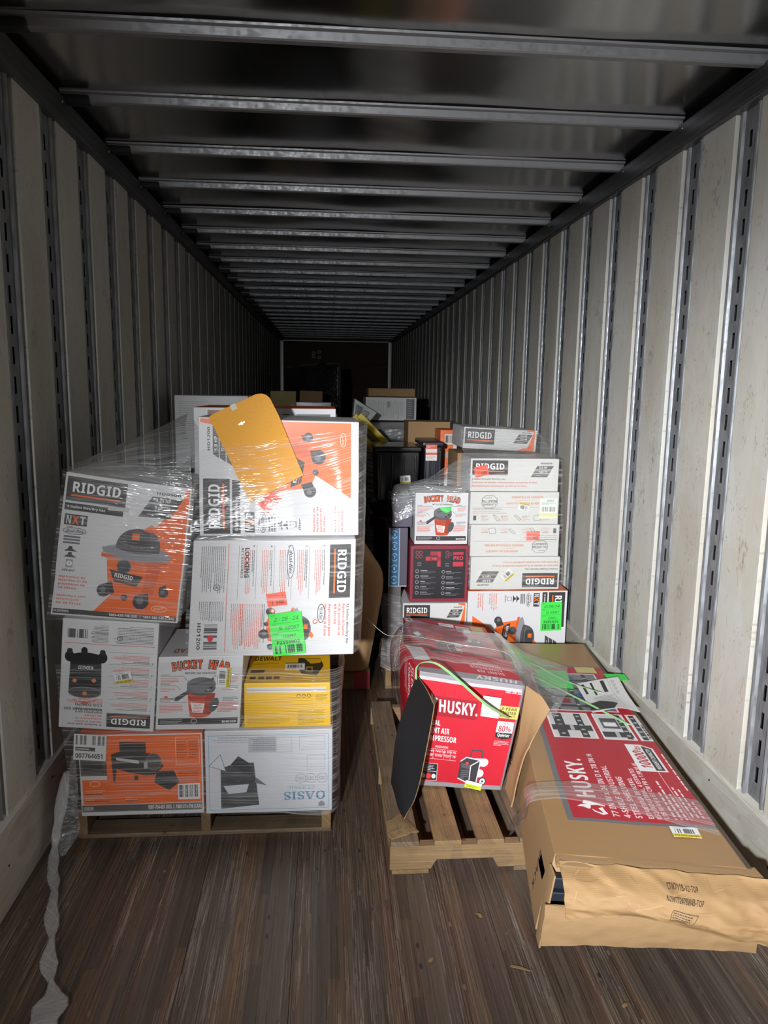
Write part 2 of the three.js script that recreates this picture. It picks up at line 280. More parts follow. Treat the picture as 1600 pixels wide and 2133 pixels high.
function nxt(g, x, y, w) { R(g, x - w * 0.06, y - w * 0.06, w * 1.12, w * 0.52, DK); T(g, 'N', x, y, w * 0.3, w * 0.4, '#d9d7d5'); T(g, 'X', x + w * 0.32, y, w * 0.34, w * 0.4, OR); T(g, 'T', x + w * 0.68, y, w * 0.3, w * 0.4, '#d9d7d5'); }
function vac(g, x, y, s) { // wet/dry vacuum, box s wide
  g.save(); g.translate(x, y); g.scale(s / 100, s / 100);
  poly(g, [[16, 40], [84, 40], [76, 88], [60, 93], [36, 92], [22, 86]], OR); poly(g, [[66, 42], [84, 40], [76, 88], [62, 93]], '#d95b16');
  for (let i = 0; i < 9; i++) { g.fillStyle = '#c9530f'; g.fillRect(66 + i * 1.9, 44, 0.8, 9); }
  poly(g, [[10, 34], [30, 28], [84, 32], [92, 40], [90, 46], [60, 48], [34, 46], [12, 40]], '#8f9197'); poly(g, [[10, 40], [34, 46], [60, 48], [90, 46], [88, 50], [58, 52], [32, 50], [10, 45]], '#d95b16');
  g.beginPath(); g.moveTo(26, 33); g.bezierCurveTo(26, 16, 38, 8, 54, 8); g.bezierCurveTo(72, 8, 80, 18, 78, 36); g.quadraticCurveTo(52, 42, 26, 33); g.fillStyle = '#514e51'; g.fill();
  poly(g, [[36, 12], [66, 12], [64, 34], [40, 32]], '#3c393b'); R(g, 44, 14, 9, 8, OR); poly(g, [[56, 9], [66, 2], [72, 6], [66, 12]], OR); g.strokeStyle = '#77757a'; g.lineWidth = 1; g.beginPath(); g.moveTo(30, 26); g.quadraticCurveTo(52, 34, 77, 26); g.stroke();
  ell(g, 38, 55, 8, 8.5, '#3d3b3d', '#6a686b', 1); ell(g, 36, 53, 4, 5, '#4f4c4f');
  poly(g, [[22, 60], [62, 66], [55, 79], [28, 74]], '#2b2829'); g.save(); g.rotate(0.13); T(g, 'RIDGID', 36, 59, 23, 5, '#efedeb'); R(g, 36, 66, 22, 1, OR); g.restore();
  for (const p of [[[12, 80], [26, 74], [30, 88], [20, 92]], [[54, 90], [70, 86], [72, 100], [56, 102]], [[82, 78], [90, 74], [92, 88], [84, 90]]]) poly(g, p, '#2f2d30');
  for (const [cx, cy, r] of [[17, 86, 8], [62, 97, 9.5], [88, 84, 6], [42, 93, 4]]) { ell(g, cx, cy, r, r, '#3a383b'); ell(g, cx - 1, cy - 1, r * 0.45, r * 0.45, '#6e6c70'); }
  g.restore();
}
function icons(g, x, y, s) { // hoses, two nozzles and a drum in a column, s wide
  for (let i = 0; i < 3; i++) { R(g, x, y + i * s * 0.18, s, s * 0.11, '#57555a'); for (let k = 0; k < 12; k++) R(g, x + s * k / 12, y + i * s * 0.18, s * 0.02, s * 0.11, '#8c8a8f'); }
  for (const q of [0.62, 0.98]) { poly(g, [[x + s * 0.1, y + s * (q + 0.3)], [x + s * 0.35, y + s * (q + 0.14)], [x + s * 0.38, y + s * q], [x + s * 0.58, y + s * q], [x + s * 0.6, y + s * (q + 0.14)], [x + s * 0.9, y + s * (q + 0.3)]], '#2e2c2e'); }
  R(g, x + s * 0.28, y + s * 1.4, s * 0.42, s * 0.5, '#9a989c'); ell(g, x + s * 0.49, y + s * 1.65, s * 0.17, s * 0.15, '#efedeb'); T(g, '1', x + s * 0.44, y + s * 1.56, s * 0.09, s * 0.17, '#222'); T(g, 'ilter', x + s * 0.05, y + s * 2.0, s * 0.8, s * 0.14, '#333', { i: 1 });
}
function spec(g, x, y, w, a, b, c) { const k = w * 0.22; for (const [i, s] of [[0, a], [1, b + ' / ' + c], [2, '']]) { const yy = y + i * w * 0.17, o = (2 - i) * k * 0.42; poly(g, [[x + o + k * 0.42, yy], [x + w, yy].map((v, e) => (e ? v : v - (i) * k * 0.42)), [x + w - (i + 1) * k * 0.42, yy + w * 0.145], [x + o, yy + w * 0.145]], '#4b4846'); if (s) T(g, s, x + w * 0.36, yy + w * 0.03, w * 0.36, w * 0.085, '#e9e7e5'); else L(g, x + w * 0.2, yy + w * 0.06, w * 0.45, 1, 1, '#cfcdcb', w * 0.02); } }
const redText = (g, x, y, w, lines, c = RD) => lines.forEach((s, i) => T(g, s, x, y + i * w * 0.13, w * Math.min(1, s.length / 14), w * 0.075, c));
// big vacuum front: upright, aspect h
function vacFront(model, size, a, b, c, code, fr, es) {
  return (g, h) => {
    poly(g, [[100, h * 0.02], [100, h * 0.95], [33, h * 0.95], [52, h * 0.74], [70, h * 0.36]], OR); poly(g, [[100, 0], [100, h * 0.1], [92, h * 0.16], [96, 0]], OR);
    logo(g, 2, h * 0.025, 47, h * 0.165); R(g, 2, h * 0.205, 46, h * 0.05, DK); T(g, size, 4, h * 0.222, 30, h * 0.016, '#efedeb');
    T(g, model, 72, h * 0.055, 20, h * 0.018, INK); spec(g, 60, h * 0.09, 34, a, b, c);
    nxt(g, 4, h * 0.29, 16); ell(g, 12, h * 0.395, 9, h * 0.022, '#c9c7c9', INK, 0.4); T(g, 'dual-flex', 5, h * 0.385, 14, h * 0.02, INK, { i: 1 }); L(g, 5, h * 0.365, 13, 1, 1, INK, 0.5);
    icons(g, 4, h * 0.43, 13); redText(g, 3, h * 0.71, 23, fr); redText(g, 3, h * 0.845, 23, es);
    vac(g, 28, h * 0.28, 66); if (code) { R(g, 0, h * 0.95, 100, h * 0.035, DK); T(g, model, 2, h * 0.958, 12, h * 0.016, '#d8d6d4'); T(g, code, 45, h * 0.958, 52, h * 0.018, '#efedeb'); }
    R(g, 0, h * 0.985, 100, h * 0.015, WH); ell(g, 84, h * 0.9, 6, 2.4, null, '#f3d5c2', 0.4); L(g, 80, h * 0.895, 8, 2, 1, '#f3d5c2');
    R(g, 0, 0, 1.6, h, WH); R(g, 98.6, 0, 1.4, h, WH); R(g, 0, 0, 100, h * 0.014, WH);
  };
}
// instruction side
function vacSide(model, drum) {
  return (g, h) => {
    logo(g, 4, h * 0.03, 46, h * 0.13); T(g, drum ? '5 Gallon Ash Vac' : '12 Gallon Wet/Dry Vac', 55, h * 0.035, 36, h * 0.014, INK);
    redText(g, 55, h * 0.058, 28, ['Aspirateur de liquides', 'et de poussières de', '45 litres']); redText(g, 55, h * 0.145, 28, ['Aspiradora para', 'seco/mojado de 45 Litros'], drum ? INK : RD);
    for (let k = 0; k < 5; k++) { const y = h * (0.19 + k * 0.108); T(g, String(k + 1), 4, y, 1.6, 1.8, INK); L(g, 8, y + 0.3, 34, 2, 1.4, INK, 0.5); L(g, 8, y + 3.6, 40, 4, 1.5, RD, 0.45); R(g, 4, y + h * 0.095, 46, 0.3, '#777'); }
    if (!drum) { T(g, 'LOCKING', 6, h * 0.655, 26, h * 0.026, INK, { s: '#2b2a2a', lw: 5 }); T(g, 'ACCESSORIES', 6, h * 0.69, 26, h * 0.014, INK); ell(g, 18, h * 0.4, 14, h * 0.022, '#d6d4d6', INK, 0.5); T(g, 'dual-flex', 8, h * 0.39, 20, h * 0.02, INK, { i: 1 }); }
    R(g, 3, h * 0.78, 94, 0.5, RD); L(g, 5, h * 0.8, 42, 7, 1.6, '#555', 0.5); L(g, 5, h * 0.88, 40, 6, 1.7, '#555', 0.5); L(g, 52, h * 0.8, 18, 8, 1.5, '#555', 0.5); L(g, 52, h * 0.88, 18, 6, 1.7, '#555', 0.5);
    ell(g, 40, h * 0.845, 2.6, 2.6, null, INK, 0.5); T(g, 'UL', 38.5, h * 0.845 - 1, 3, 2, INK); bars(g, 72, h * 0.83, 22, h * 0.08); if (!drum) { ell(g, 84, h * 0.87, 3, 2.4, '#d8263a'); T(g, model, 70, h * 0.93, 24, h * 0.022, INK); }
    if (drum) {
      g.save(); g.translate(74, h * 0.45); poly(g, [[-17, -14], [17, -14], [16, 26], [-16, 26]], '#201f20'); ell(g, 0, -14, 17, 6, '#4a484b', '#8a888b', 0.8); ell(g, 0, 26, 16, 5, '#161516');
      for (const y of [-4, 8]) { g.strokeStyle = '#59575a'; g.lineWidth = 0.7; g.beginPath(); g.ellipse(0, y, 17, 5, 0, 0.2, 2.9); g.stroke(); }
      T(g, 'RIDGID', -8, 12, 16, 4, '#e5e3e1'); for (const [x, y] of [[-9, 0], [11, -1], [0, -15]]) ell(g, x, y, 2.3, 2.3, '#e28a4e'); for (const x of [-17, 17]) { ell(g, x, 26, 5, 6, '#1b1a1b'); ell(g, x, 32, 3, 3, '#2b2a2b'); } ell(g, 2, 33, 3.4, 4, '#1b1a1b');
      g.strokeStyle = '#c4473a'; g.lineWidth = 0.8; g.beginPath(); g.ellipse(0, -20, 13, 5, 0, 3.5, 5.9); g.stroke(); ell(g, 0, -26, 1.8, 1.8, null, '#c4473a', 0.9); g.restore();
      redText(g, 55, h * 0.17, 40, ['DISEÑADA PARA USO', 'CON EQUIPO'], INK); L(g, 55, h * 0.24, 38, 4, 1.6, RD, 0.5);
    } else {
      L(g, 54, h * 0.57, 40, 12, 1.55, RD, 0.45); L(g, 54, h * 0.68, 40, 7, 1.55, RD, 0.45); L(g, 54, h * 0.55, 38, 2, 1.5, INK, 0.5);
      g.save(); g.translate(50, h * 0.22); vac(g, 3, h * 0.02, 44); g.restore(); for (const [x, y] of [[62, 0.2], [70, 0.24], [60, 0.5]]) ell(g, x, h * y, 1.7, 1.7, '#f4d9ce', RD, 0.7);
      ell(g, 63, h * 0.205, 8, 3, WH, INK, 0.6); T(g, "15'/4.5m", 57.5, h * 0.205 - 1.3, 11, 2.6, INK);
    }
  };
}
// long narrow side of the four-gallon vacuum box
function wdFront(tint, orange, big) {
  return (g, h) => {
    logo(g, 2, h * 0.06, 40, h * (big ? 0.7 : 0.44)); T(g, big ? 'HD1200' : 'WD4070', 79, h * 0.12, 13, h * 0.05, INK); spec(g, 68, h * 0.22, 26, '5.0 HP', big ? '12' : '4 gal', big ? '45' : '15');
    if (orange) { poly(g, [[97, 0], [97, h], [74, h], [82, h * 0.86], [88, h * 0.84]], OR); poly(g, [[86, 0], [97, 0], [97, h * 0.1], [86, h * 0.05]], OR); }
    else { poly(g, [[70, h * 0.22], [95, h * 0.22], [92, h * 0.6], [66, h * 0.6]], 'rgba(233,231,222,0.18)'); T(g, '4 Gallon Portable Wet/Dry Vac.', 2, h * 0.6, 38, h * 0.045, INK); T(g, 'Aspirateur de liquides et de poussières portatif de 15 litres', 2, h * 0.7, 74, h * 0.05, '#c8643a'); T(g, 'Aspiradora para seco/mojado portátil de 15 Litros', 2, h * 0.81, 62, h * 0.05, '#c8643a'); }
  };
}
function wdSide(g, h) {
  poly(g, [[13, h * 0.22], [17, h * 0.12], [26, h * 0.12], [30, h * 0.22], [30, h * 0.4], [26, h * 0.5], [17, h * 0.5], [13, h * 0.4]], null, '#5d5a58', 0.5); L(g, 16, h * 0.18, 12, 1, 1, '#5d5a58', 0.7); T(g, 'FULL LIFETIME', 13, h * 0.26, 17, h * 0.07, '#3b3836'); T(g, 'WARRANTY', 14, h * 0.36, 15, h * 0.06, '#3b3836');
  T(g, 'GARANTIE À VIE COMPLÈTE', 46, h * 0.13, 36, h * 0.065, '#cf6a38'); L(g, 50, h * 0.25, 26, 1, 1, '#c98', 0.4); T(g, 'GARANTÍA COMPLETA DE POR VIDA', 40, h * 0.32, 44, h * 0.065, '#cf6a38');
  R(g, 2, h * 0.47, 94, 0.35, '#cf7a4a'); L(g, 3, h * 0.52, 42, 1, 1, '#4b4745', 0.6); L(g, 3, h * 0.59, 48, 1, 1, '#c8643a', 0.5); L(g, 3, h * 0.65, 50, 1, 1, '#c8643a', 0.5);
  for (const [k, x] of [4, 26, 50, 72].entries()) { const y = h * 0.74; poly(g, k === 0 ? [[x, y], [x + 3, y], [x + 3, y + 5], [x, y + 5]] : k === 1 ? [[x, y - 1], [x + 2, y - 1], [x + 8, y + 5], [x + 5, y + 6]] : k === 2 ? [[x, y], [x + 2, y - 1], [x + 8, y + 4], [x + 6, y + 5]] : [[x, y], [x + 7, y - 1], [x + 8, y + 5], [x + 1, y + 6]], k ? null : '#4b4745', '#4b4745', 0.4); L(g, x + 9, y, 8, 2, 1.3, '#4b4745', 0.5); L(g, x + 9, y + 3, 9, 3, 1.3, '#cf7a4a', 0.4); }
}
function bucket(g, h) { // bucket-top vacuum head
  const arc = (s, x, y, w, k) => { g.save(); g.font = 'bold 100px sans-serif'; const n = s.length; [...s].forEach((ch, i) => { const t = (i + 0.5) / n - 0.5; g.save(); g.translate(x + w * (i / n), y + k * t * t * 4); g.rotate(t * 0.35); g.scale(w / n / 64, 0.15); g.lineWidth = 14; g.strokeStyle = '#2b2523'; g.strokeText(ch, 0, 0); g.fillStyle = '#ee5f2c'; g.fillText(ch, 0, 0); g.restore(); }); g.restore(); };
  arc('BUCKET HEAD', 17, 16, 66, 4); T(g, 'WET/DRY VAC POWERHEAD', 32, 21, 38, 2.6, INK, { a: 0.01 });
  const lead = (pts) => { g.strokeStyle = '#555'; g.lineWidth = 0.5; g.beginPath(); pts.forEach((p, i) => (i ? g.lineTo(...p) : g.moveTo(...p))); g.stroke(); };
  lead([[4, 26], [30, 26], [37, 34]]); lead([[4, 39], [22, 39], [28, 45]]); lead([[96, 26], [68, 26], [63, 31]]); lead([[96, 41], [76, 41], [70, 35]]); lead([[4, 62], [36, 62]]);
  L(g, 4, 24, 20, 1, 1, INK, 0.7); L(g, 4, 29, 24, 4, 2, RD, 0.7); L(g, 4, 37, 16, 1, 1, INK, 0.7); L(g, 4, 42, 18, 3, 2, RD, 0.7); L(g, 78, 24, 18, 1, 1, INK, 0.7); L(g, 80, 29, 17, 4, 2, RD, 0.7); L(g, 76, 43, 20, 2, 2, RD, 0.7);
  L(g, 4, 56, 24, 3, 1.9, INK, 0.7); R(g, 9, 53, 4, 4, '#e05b48'); L(g, 4, 65, 28, 6, 2, RD, 0.8); L(g, 78, 56, 19, 3, 2, INK, 0.7); L(g, 72, 63, 25, 7, 2, RD, 0.8);
  poly(g, [[36, 46], [69, 50], [65, 78], [58, 82], [44, 81], [39, 77]], '#c9431f'); poly(g, [[58, 49], [69, 50], [65, 78], [57, 82]], '#a93517'); ell(g, 51, 80, 12, 3, '#c9431f');
  ell(g, 68, 66, 5, 10, '#4c4b4e', null, 0, 0.3); ell(g, 52, 42, 17, 11, '#555458'); ell(g, 52, 38, 17, 10, '#6b6a6e'); poly(g, [[40, 36], [66, 29], [67, 32], [42, 39]], '#555458'); poly(g, [[22, 55], [37, 45], [40, 48], [25, 60], [21, 60]], '#3f3e41'); poly(g, [[56, 45], [66, 40], [66, 43], [57, 48]], '#1d1c1d'); L(g, 58, 44, 6, 1, 1, '#eee', 0.7);
  for (let k = 0; k < 3; k++) { g.strokeStyle = '#8f3014'; g.lineWidth = 0.6; g.beginPath(); g.ellipse(52, 52 + k * 2.2, 15, 4, 0, 0.2, 2.9); g.stroke(); }
  poly(g, [[40, 62], [57, 64], [55, 77], [43, 76]], '#ece8e4'); T(g, 'MULTI', 44, 65, 9, 2.4, RD); T(g, 'PURPOSE', 43, 69, 11, 2.4, RD); T(g, 'BUCKET', 44, 73, 9, 2.4, RD);
  R(g, 3, 84, 94, 8.5, DK); L(g, 5, 85.5, 30, 3, 2.2, '#c9c7c5', 0.7); ell(g, 45, 88, 3.2, 3, null, '#d9d7d5', 0.6); T(g, 'BH0100', 78, 88, 17, 3, '#efedeb');
}
function heater(g, h) { // upright art; orange
  R(g, 0, 0, 100, h, WH); R(g, 2, 1, 96.5, h * 0.84, OR); T(g, 'RIDGID', 4, h * 0.1, 19, h * 0.09, '#efe6e0'); R(g, 4, h * 0.21, 19, 0.7, '#efe6e0');
  R(g, 1, h * 0.26, 21, h * 0.28, '#5a504a'); R(g, 1, h * 0.5, 21, h * 0.05, '#d8d2cc'); R(g, 3, h * 0.33, 16, h * 0.1, '#3b3633');
  poly(g, [[33, h * 0.09], [54, h * 0.1], [54, h * 0.24], [33, h * 0.26]], '#35322f'); poly(g, [[26, h * 0.24], [34, h * 0.2], [60, h * 0.24], [68, h * 0.4], [60, h * 0.5], [48, h * 0.5], [30, h * 0.42], [30, h * 0.6], [27, h * 0.58]], '#403c39'); poly(g, [[30, h * 0.28], [48, h * 0.32], [48, h * 0.36], [30, h * 0.31]], '#cfc9c4'); ell(g, 60, h * 0.34, 6, h * 0.1, '#57524e', '#7a746f', 0.6); poly(g, [[62, h * 0.46], [76, h * 0.45], [80, h * 0.6], [72, h * 0.7], [60, h * 0.6]], '#2e2b29');
  poly(g, [[30, h * 0.44], [60, h * 0.52], [60, h * 0.66], [28, h * 0.6]], '#ea6418'); R(g, 44, h * 0.5, 3, h * 0.06, '#35322f'); R(g, 52, h * 0.34, 3, h * 0.08, '#b5afaa');
  ell(g, 12, h * 0.6, 4, 2, null, '#f4c8a5', 0.5); for (const [x, y] of [[4, 0.68], [4, 0.77], [36, 0.77]]) { L(g, x, h * y, 18, 2, 1.6, '#f6c9a6', 0.5); L(g, x, h * y + 2.6, 24, 1, 1, '#4a2f1c', 0.5); }
  for (const [y, n] of [[0.1, 4], [0.2, 4]]) { L(g, 79, h * y, 8, n, 2, '#6a3312', 0.5); L(g, 89, h * y, 8, n, 2, '#6a3312', 0.5); } g.strokeStyle = '#f6c9a6'; g.lineWidth = 0.4; g.strokeRect(78, h * 0.05, 19, h * 0.33); L(g, 79, h * 0.46, 18, 6, 1.9, '#6a3312', 0.5);
  R(g, 79, h * 0.62, 18, h * 0.2, '#e6e2de'); bars(g, 80, h * 0.64, 16, h * 0.15); R(g, 1, h * 0.865, 97.5, h * 0.085, '#575250'); T(g, 'HDB200', 2, h * 0.885, 8, h * 0.04, '#d6d3d0'); T(g, '1007-754-651 (US)  |  1001-711-796 (CAN)', 54, h * 0.88, 44, h * 0.05, '#efedeb');
}
function oasis(g, h) { // upright art, printed on white
  g.strokeStyle = '#7fb2c4'; g.lineWidth = 0.5; g.strokeRect(3, 3, 94, h - 7); T(g, 'OASIS', 5, h * 0.15, 34, h * 0.1, '#3f86a8', { f: 'serif' }); T(g, 'CLASSIC', 14, h * 0.28, 22, h * 0.045, '#9fb8c4', { f: 'serif' }); poly(g, [[6, h * 0.06], [11, h * 0.06], [11, h * 0.1], [8.5, h * 0.13], [6, h * 0.1]], '#8d9197');
  for (const x of [8, 17, 25]) { ell(g, x, h * 0.41, 4, 4, null, '#8d9197', 0.4); ell(g, x - 1, h * 0.41, 1.2, 1.2, null, '#8d9197', 0.4); ell(g, x + 1.2, h * 0.41, 1.2, 1.2, null, '#8d9197', 0.4); }
  for (const [x, y, w, k] of [[6, 0.52, 14, 0.17], [6, 0.76, 20, 0.16], [32, 0.74, 18, 0.17]]) { g.strokeStyle = '#a9abb0'; g.lineWidth = 0.4; g.strokeRect(x, h * y, w, h * k); L(g, x + 1, h * y + 2, w - 3, 3, 2, '#b5b7bb', 0.4); }
  poly(g, [[58, h * 0.1], [88, h * 0.06], [88, h * 0.55], [76, h * 0.62], [62, h * 0.62]], '#3a3a3f'); poly(g, [[60, h * 0.4], [66, h * 0.62], [74, h * 0.7], [80, h * 0.6]], '#1f1f24'); poly(g, [[68, h * 0.26], [82, h * 0.24], [86, h * 0.34], [66, h * 0.36]], '#cfcfd6'); poly(g, [[84, h * 0.52], [97, h * 0.58], [88, h * 0.72]], '#d9d9de', '#777', 0.5); poly(g, [[52, h * 0.34], [62, h * 0.38], [60, h * 0.44]], '#6a6a70');
  L(g, 54, h * 0.86, 40, 4, 1.9, '#8d9197', 0.5); R(g, 44, h * 0.74, 22, h * 0.18, '#b4b6bb'); L(g, 45, h * 0.77, 20, 7, 1.7, '#6d6f75', 0.45);
}
const YL = '#f2bd12';
function yellowFront(g, h) { R(g, 3, h * 0.09, 92, h * 0.12, '#ddd8d2'); R(g, 3, h * 0.14, 92, h * 0.03, '#b9b4ae'); for (const x of [63, 69, 75]) ell(g, x, h * 0.29, 2, 2, null, '#5c4a10', 0.7); L(g, 83, h * 0.27, 14, 5, 1.6, '#5c4a10', 0.5); L(g, 62, h * 0.62, 34, 12, 1.5, '#8a6d10', 0.45); L(g, 4, h * 0.78, 50, 5, 1.7, '#8a6d10', 0.4); g.strokeStyle = '#d1a00e'; g.lineWidth = 0.7; for (let k = 0; k < 7; k++) { g.beginPath(); g.moveTo(0, h * (0.4 + k * 0.05)); g.lineTo(80, h * (0.3 + k * 0.09)); g.stroke(); } }
function yellowTop(g, h) { T(g, 'DEWALT', 5, h * 0.05, 34, h * 0.16, '#2b2616'); L(g, 5, h * 0.3, 34, 3, 2.2, '#5c4a10', 0.7); R(g, 4, h * 0.55, 16, h * 0.1, '#3b3115'); ell(g, 18, h * 0.58, 3.4, 3, '#3b3115'); for (const x of [5, 15, 24, 33]) R(g, x, h * 0.78, 7, h * 0.09, '#3b3115'); L(g, 5, h * 0.93, 10, 1, 1, '#5c4a10', 0.6); poly(g, [[60, h * 0.12], [88, h * 0.14], [92, h * 0.4], [84, h * 0.75], [66, h * 0.7], [60, h * 0.5]], '#33301f'); poly(g, [[68, h * 0.14], [90, h * 0.16], [88, h * 0.3], [76, h * 0.34]], '#e0a80c'); R(g, 70, h * 0.44, 9, h * 0.22, '#9c7d1c'); R(g, 72, h * 0.5, 5, h * 0.09, '#2b2616'); L(g, 48, h * 0.82, 22, 3, 2, '#5c4a10', 0.5); L(g, 80, h * 0.92, 14, 1, 1, '#5c4a10', 0.7); }
function proSide(g, h) {
  R(g, 0, 0, 100, h, '#8d2336'); R(g, 5, 5, 90, h - 11, '#1f1d21'); for (const [x, y] of [[12, 11], [18, 11], [12, 18], [18, 18]]) ell(g, x, y, 2.6, 2.6, null, '#b3333f', 1); for (const [x, y] of [[63, 11], [68, 14], [63, 18]]) ell(g, x, y, 2.4, 2.4, null, '#b3333f', 0.9);
  R(g, 34, 9, 13, 7, '#a52a38'); R(g, 47, 9, 5, 25, '#c23443'); R(g, 26, 18, 8, 7, '#c23443'); R(g, 34, 18, 18, 7, '#8e2431'); T(g, '100', 36, 19.5, 9, 4, '#e4526a'); R(g, 46, 27, 6, 8, '#c23443'); R(g, 73, 10, 18, 5, '#b3333f'); T(g, 'PRO', 73, 17, 18, 7, '#d5475a'); R(g, 73, 27, 18, 8, '#c23443'); for (const [x, y] of [[12, 28], [12, 32], [60, 29], [60, 33]]) R(g, x, y, 7, 2, '#6a686c');
  for (let k = 0; k < 5; k++) { const y = 42 + k * 9.4; ell(g, 12, y + 1, 2.6, 2.6, null, '#c9c7cb', 0.6); L(g, 18, y - 0.5, 18, 1, 1, '#d9d7da', 1); L(g, 18, y + 2, 28, 2, 1.8, '#8f8d92', 0.6); ell(g, 57, y + 2, 2.4, 2.4, null, '#c9c7cb', 0.6); L(g, 62, y + 1, 20, 1, 1, '#d9d7da', 1); L(g, 62, y + 3.4, 28, 2, 1.8, '#8f8d92', 0.6); }
}
function dog(g, x, y, s) { // sled-dog head mark, white
  g.save(); g.translate(x, y); g.scale(s / 100, s / 100); const q = (p) => poly(g, p.map(([x, y]) => [x / 3.9, y / 3.9]), '#f2efed'); q([[365, 120], [350, 195], [250, 390], [230, 375], [255, 280], [240, 190], [180, 180], [145, 155], [200, 75], [200, 0], [250, 50], [265, 145], [280, 85]]); q([[155, 185], [140, 210], [110, 230], [70, 300], [75, 325], [175, 275], [210, 340], [125, 355], [55, 380], [20, 310], [90, 210]]); g.restore();
}
const HR = '#c3162b';
function compressor(g, x, y, s) { g.save(); g.translate(x, y); g.scale(s / 100, s / 100); for (const [cx, cy] of [[78, 36], [70, 66]]) { R(g, cx - 30, cy - 11, 30, 22, '#bdbcc0'); ell(g, cx, cy, 12, 11, '#d4d3d6'); } poly(g, [[8, 36], [24, 24], [66, 30], [64, 92], [44, 96], [6, 82]], '#38363a'); poly(g, [[12, 40], [40, 44], [40, 56], [12, 52]], '#57555a'); ell(g, 28, 40, 5, 4, '#d5373a'); L(g, 14, 60, 24, 5, 5, '#8a888d', 1.6); for (const p of [[[8, 36], [24, 24], [66, 30], [64, 92], [44, 96], [6, 82]], [[40, 46], [66, 30]], [[40, 46], [42, 96]]]) { g.beginPath(); p.forEach((q, i) => (i ? g.lineTo(...q) : g.moveTo(...q))); g.strokeStyle = '#dddcdf'; g.lineWidth = 3; g.stroke(); } g.strokeStyle = '#454347'; g.lineWidth = 4; g.beginPath(); g.moveTo(34, 24); g.lineTo(38, 4); g.lineTo(66, 4); g.lineTo(70, 24); g.stroke(); ell(g, 82, 88, 10, 10, '#dad9dc', '#3b393d', 3); ell(g, 82, 88, 3, 3, '#3b393d'); g.restore(); }
function compFront(g, h) {
  R(g, 0, 0, 100, h, HR); R(g, 0, 0, 100, h * 0.035, '#8f8b8e'); R(g, 0, h * 0.035, 100, h * 0.03, '#b9b6b8'); R(g, 0, h * 0.955, 100, h * 0.045, '#8f8b8e'); R(g, 97.5, 0, 2.5, h, '#777477'); R(g, 0, h * 0.19, 58, h * 0.17, '#9c1222');
  dog(g, 4, h * 0.17, 15); T(g, 'HUSKY.', 19, h * 0.215, 40, h * 0.11, '#f2efed', { i: 0 }); T(g, '4.5 GAL', 4, h * 0.4, 18, h * 0.045, '#f2efed'); T(g, 'SILENT AIR', 4, h * 0.465, 28, h * 0.05, '#f2efed'); T(g, 'COMPRESSOR', 4, h * 0.535, 36, h * 0.05, '#f2efed');
  T(g, 'SPECIFICATIONS', 18, h * 0.625, 14, h * 0.018, '#f2d6d6'); R(g, 4, h * 0.655, 38, 0.3, '#f2d6d6'); T(g, 'Horsepower  Pump Type  SCFM  PSI', 5, h * 0.665, 36, h * 0.018, '#f2d6d6'); T(g, '1.3 SP/230*   Oil-free   **3/2**   175', 5, h * 0.705, 36, h * 0.018, '#f2d6d6'); R(g, 4, h * 0.7, 38, 0.3, '#f2d6d6'); R(g, 4, h * 0.745, 38, 0.3, '#f2d6d6'); for (const x of [16, 28, 35]) R(g, x, h * 0.655, 0.3, h * 0.09, '#f2d6d6');
  R(g, 3, h * 0.79, 19, h * 0.155, '#26242a'); g.strokeStyle = '#d9d6d8'; g.lineWidth = 0.5; g.strokeRect(3, h * 0.79, 19, h * 0.155); L(g, 5, h * 0.805, 14, 4, 1.5, '#d9d6d8', 0.6); R(g, 3, h * 0.86, 19, h * 0.004, '#d9d6d8'); ell(g, 6.5, h * 0.905, 2.4, 2.4, '#d9d6d8'); ell(g, 12.5, h * 0.905, 3.2, 3.2, '#d5373a', '#7d1420', 0.8); ell(g, 18.4, h * 0.905, 2.4, 2.4, '#d9d6d8');
  compressor(g, 44, h * 0.62, 38); T(g, '1003 200 332', 82, h * 0.055, 16, h * 0.03, '#f2d6d6');
  R(g, 79, h * 0.205, 20, h * 0.115, '#e3cf6a'); T(g, '3-YEAR', 81, h * 0.215, 16, h * 0.03, '#2c281a'); T(g, 'LIMITED', 81, h * 0.252, 16, h * 0.03, '#2c281a'); T(g, 'WARRANTY', 81, h * 0.288, 16, h * 0.022, '#2c281a');
  poly(g, [[80, h * 0.35], [97, h * 0.35], [97, h * 0.5], [88.5, h * 0.52], [80, h * 0.5]], '#efeceb'); T(g, 'Up To', 86, h * 0.36, 6, h * 0.018, '#33302f'); T(g, '80%', 82, h * 0.39, 13, h * 0.055, '#b4202f'); poly(g, [[80, h * 0.455], [97, h * 0.455], [97, h * 0.5], [88.5, h * 0.52], [80, h * 0.5]], '#26242a'); T(g, 'Quieter', 82, h * 0.465, 13, h * 0.028, '#efeceb'); L(g, 80, h * 0.535, 17, 4, 1.4, '#f2d6d6', 0.5);
}
function compSide(g, h) { R(g, 0, 0, 100, h, HR); R(g, 0, h * 0.93, 100, h * 0.07, '#8f8b8e'); g.save(); g.translate(96, h * 0.04); g.rotate(Math.PI / 2); T(g, '4.5 GAL', 0, 8, h * 0.2, 9, '#f2efed'); T(g, 'SILENT AIR', 0, 22, h * 0.36, 10, '#f2efed'); T(g, 'COMPRESSOR', 0, 37, h * 0.42, 10, '#f2efed'); L(g, 0, 54, h * 0.3, 4, 4, '#f2d6d6', 1.2); g.restore(); R(g, 8, h * 0.76, 24, h * 0.16, '#efeceb'); T(g, '80%', 10, h * 0.8, 20, h * 0.06, '#b4202f'); }
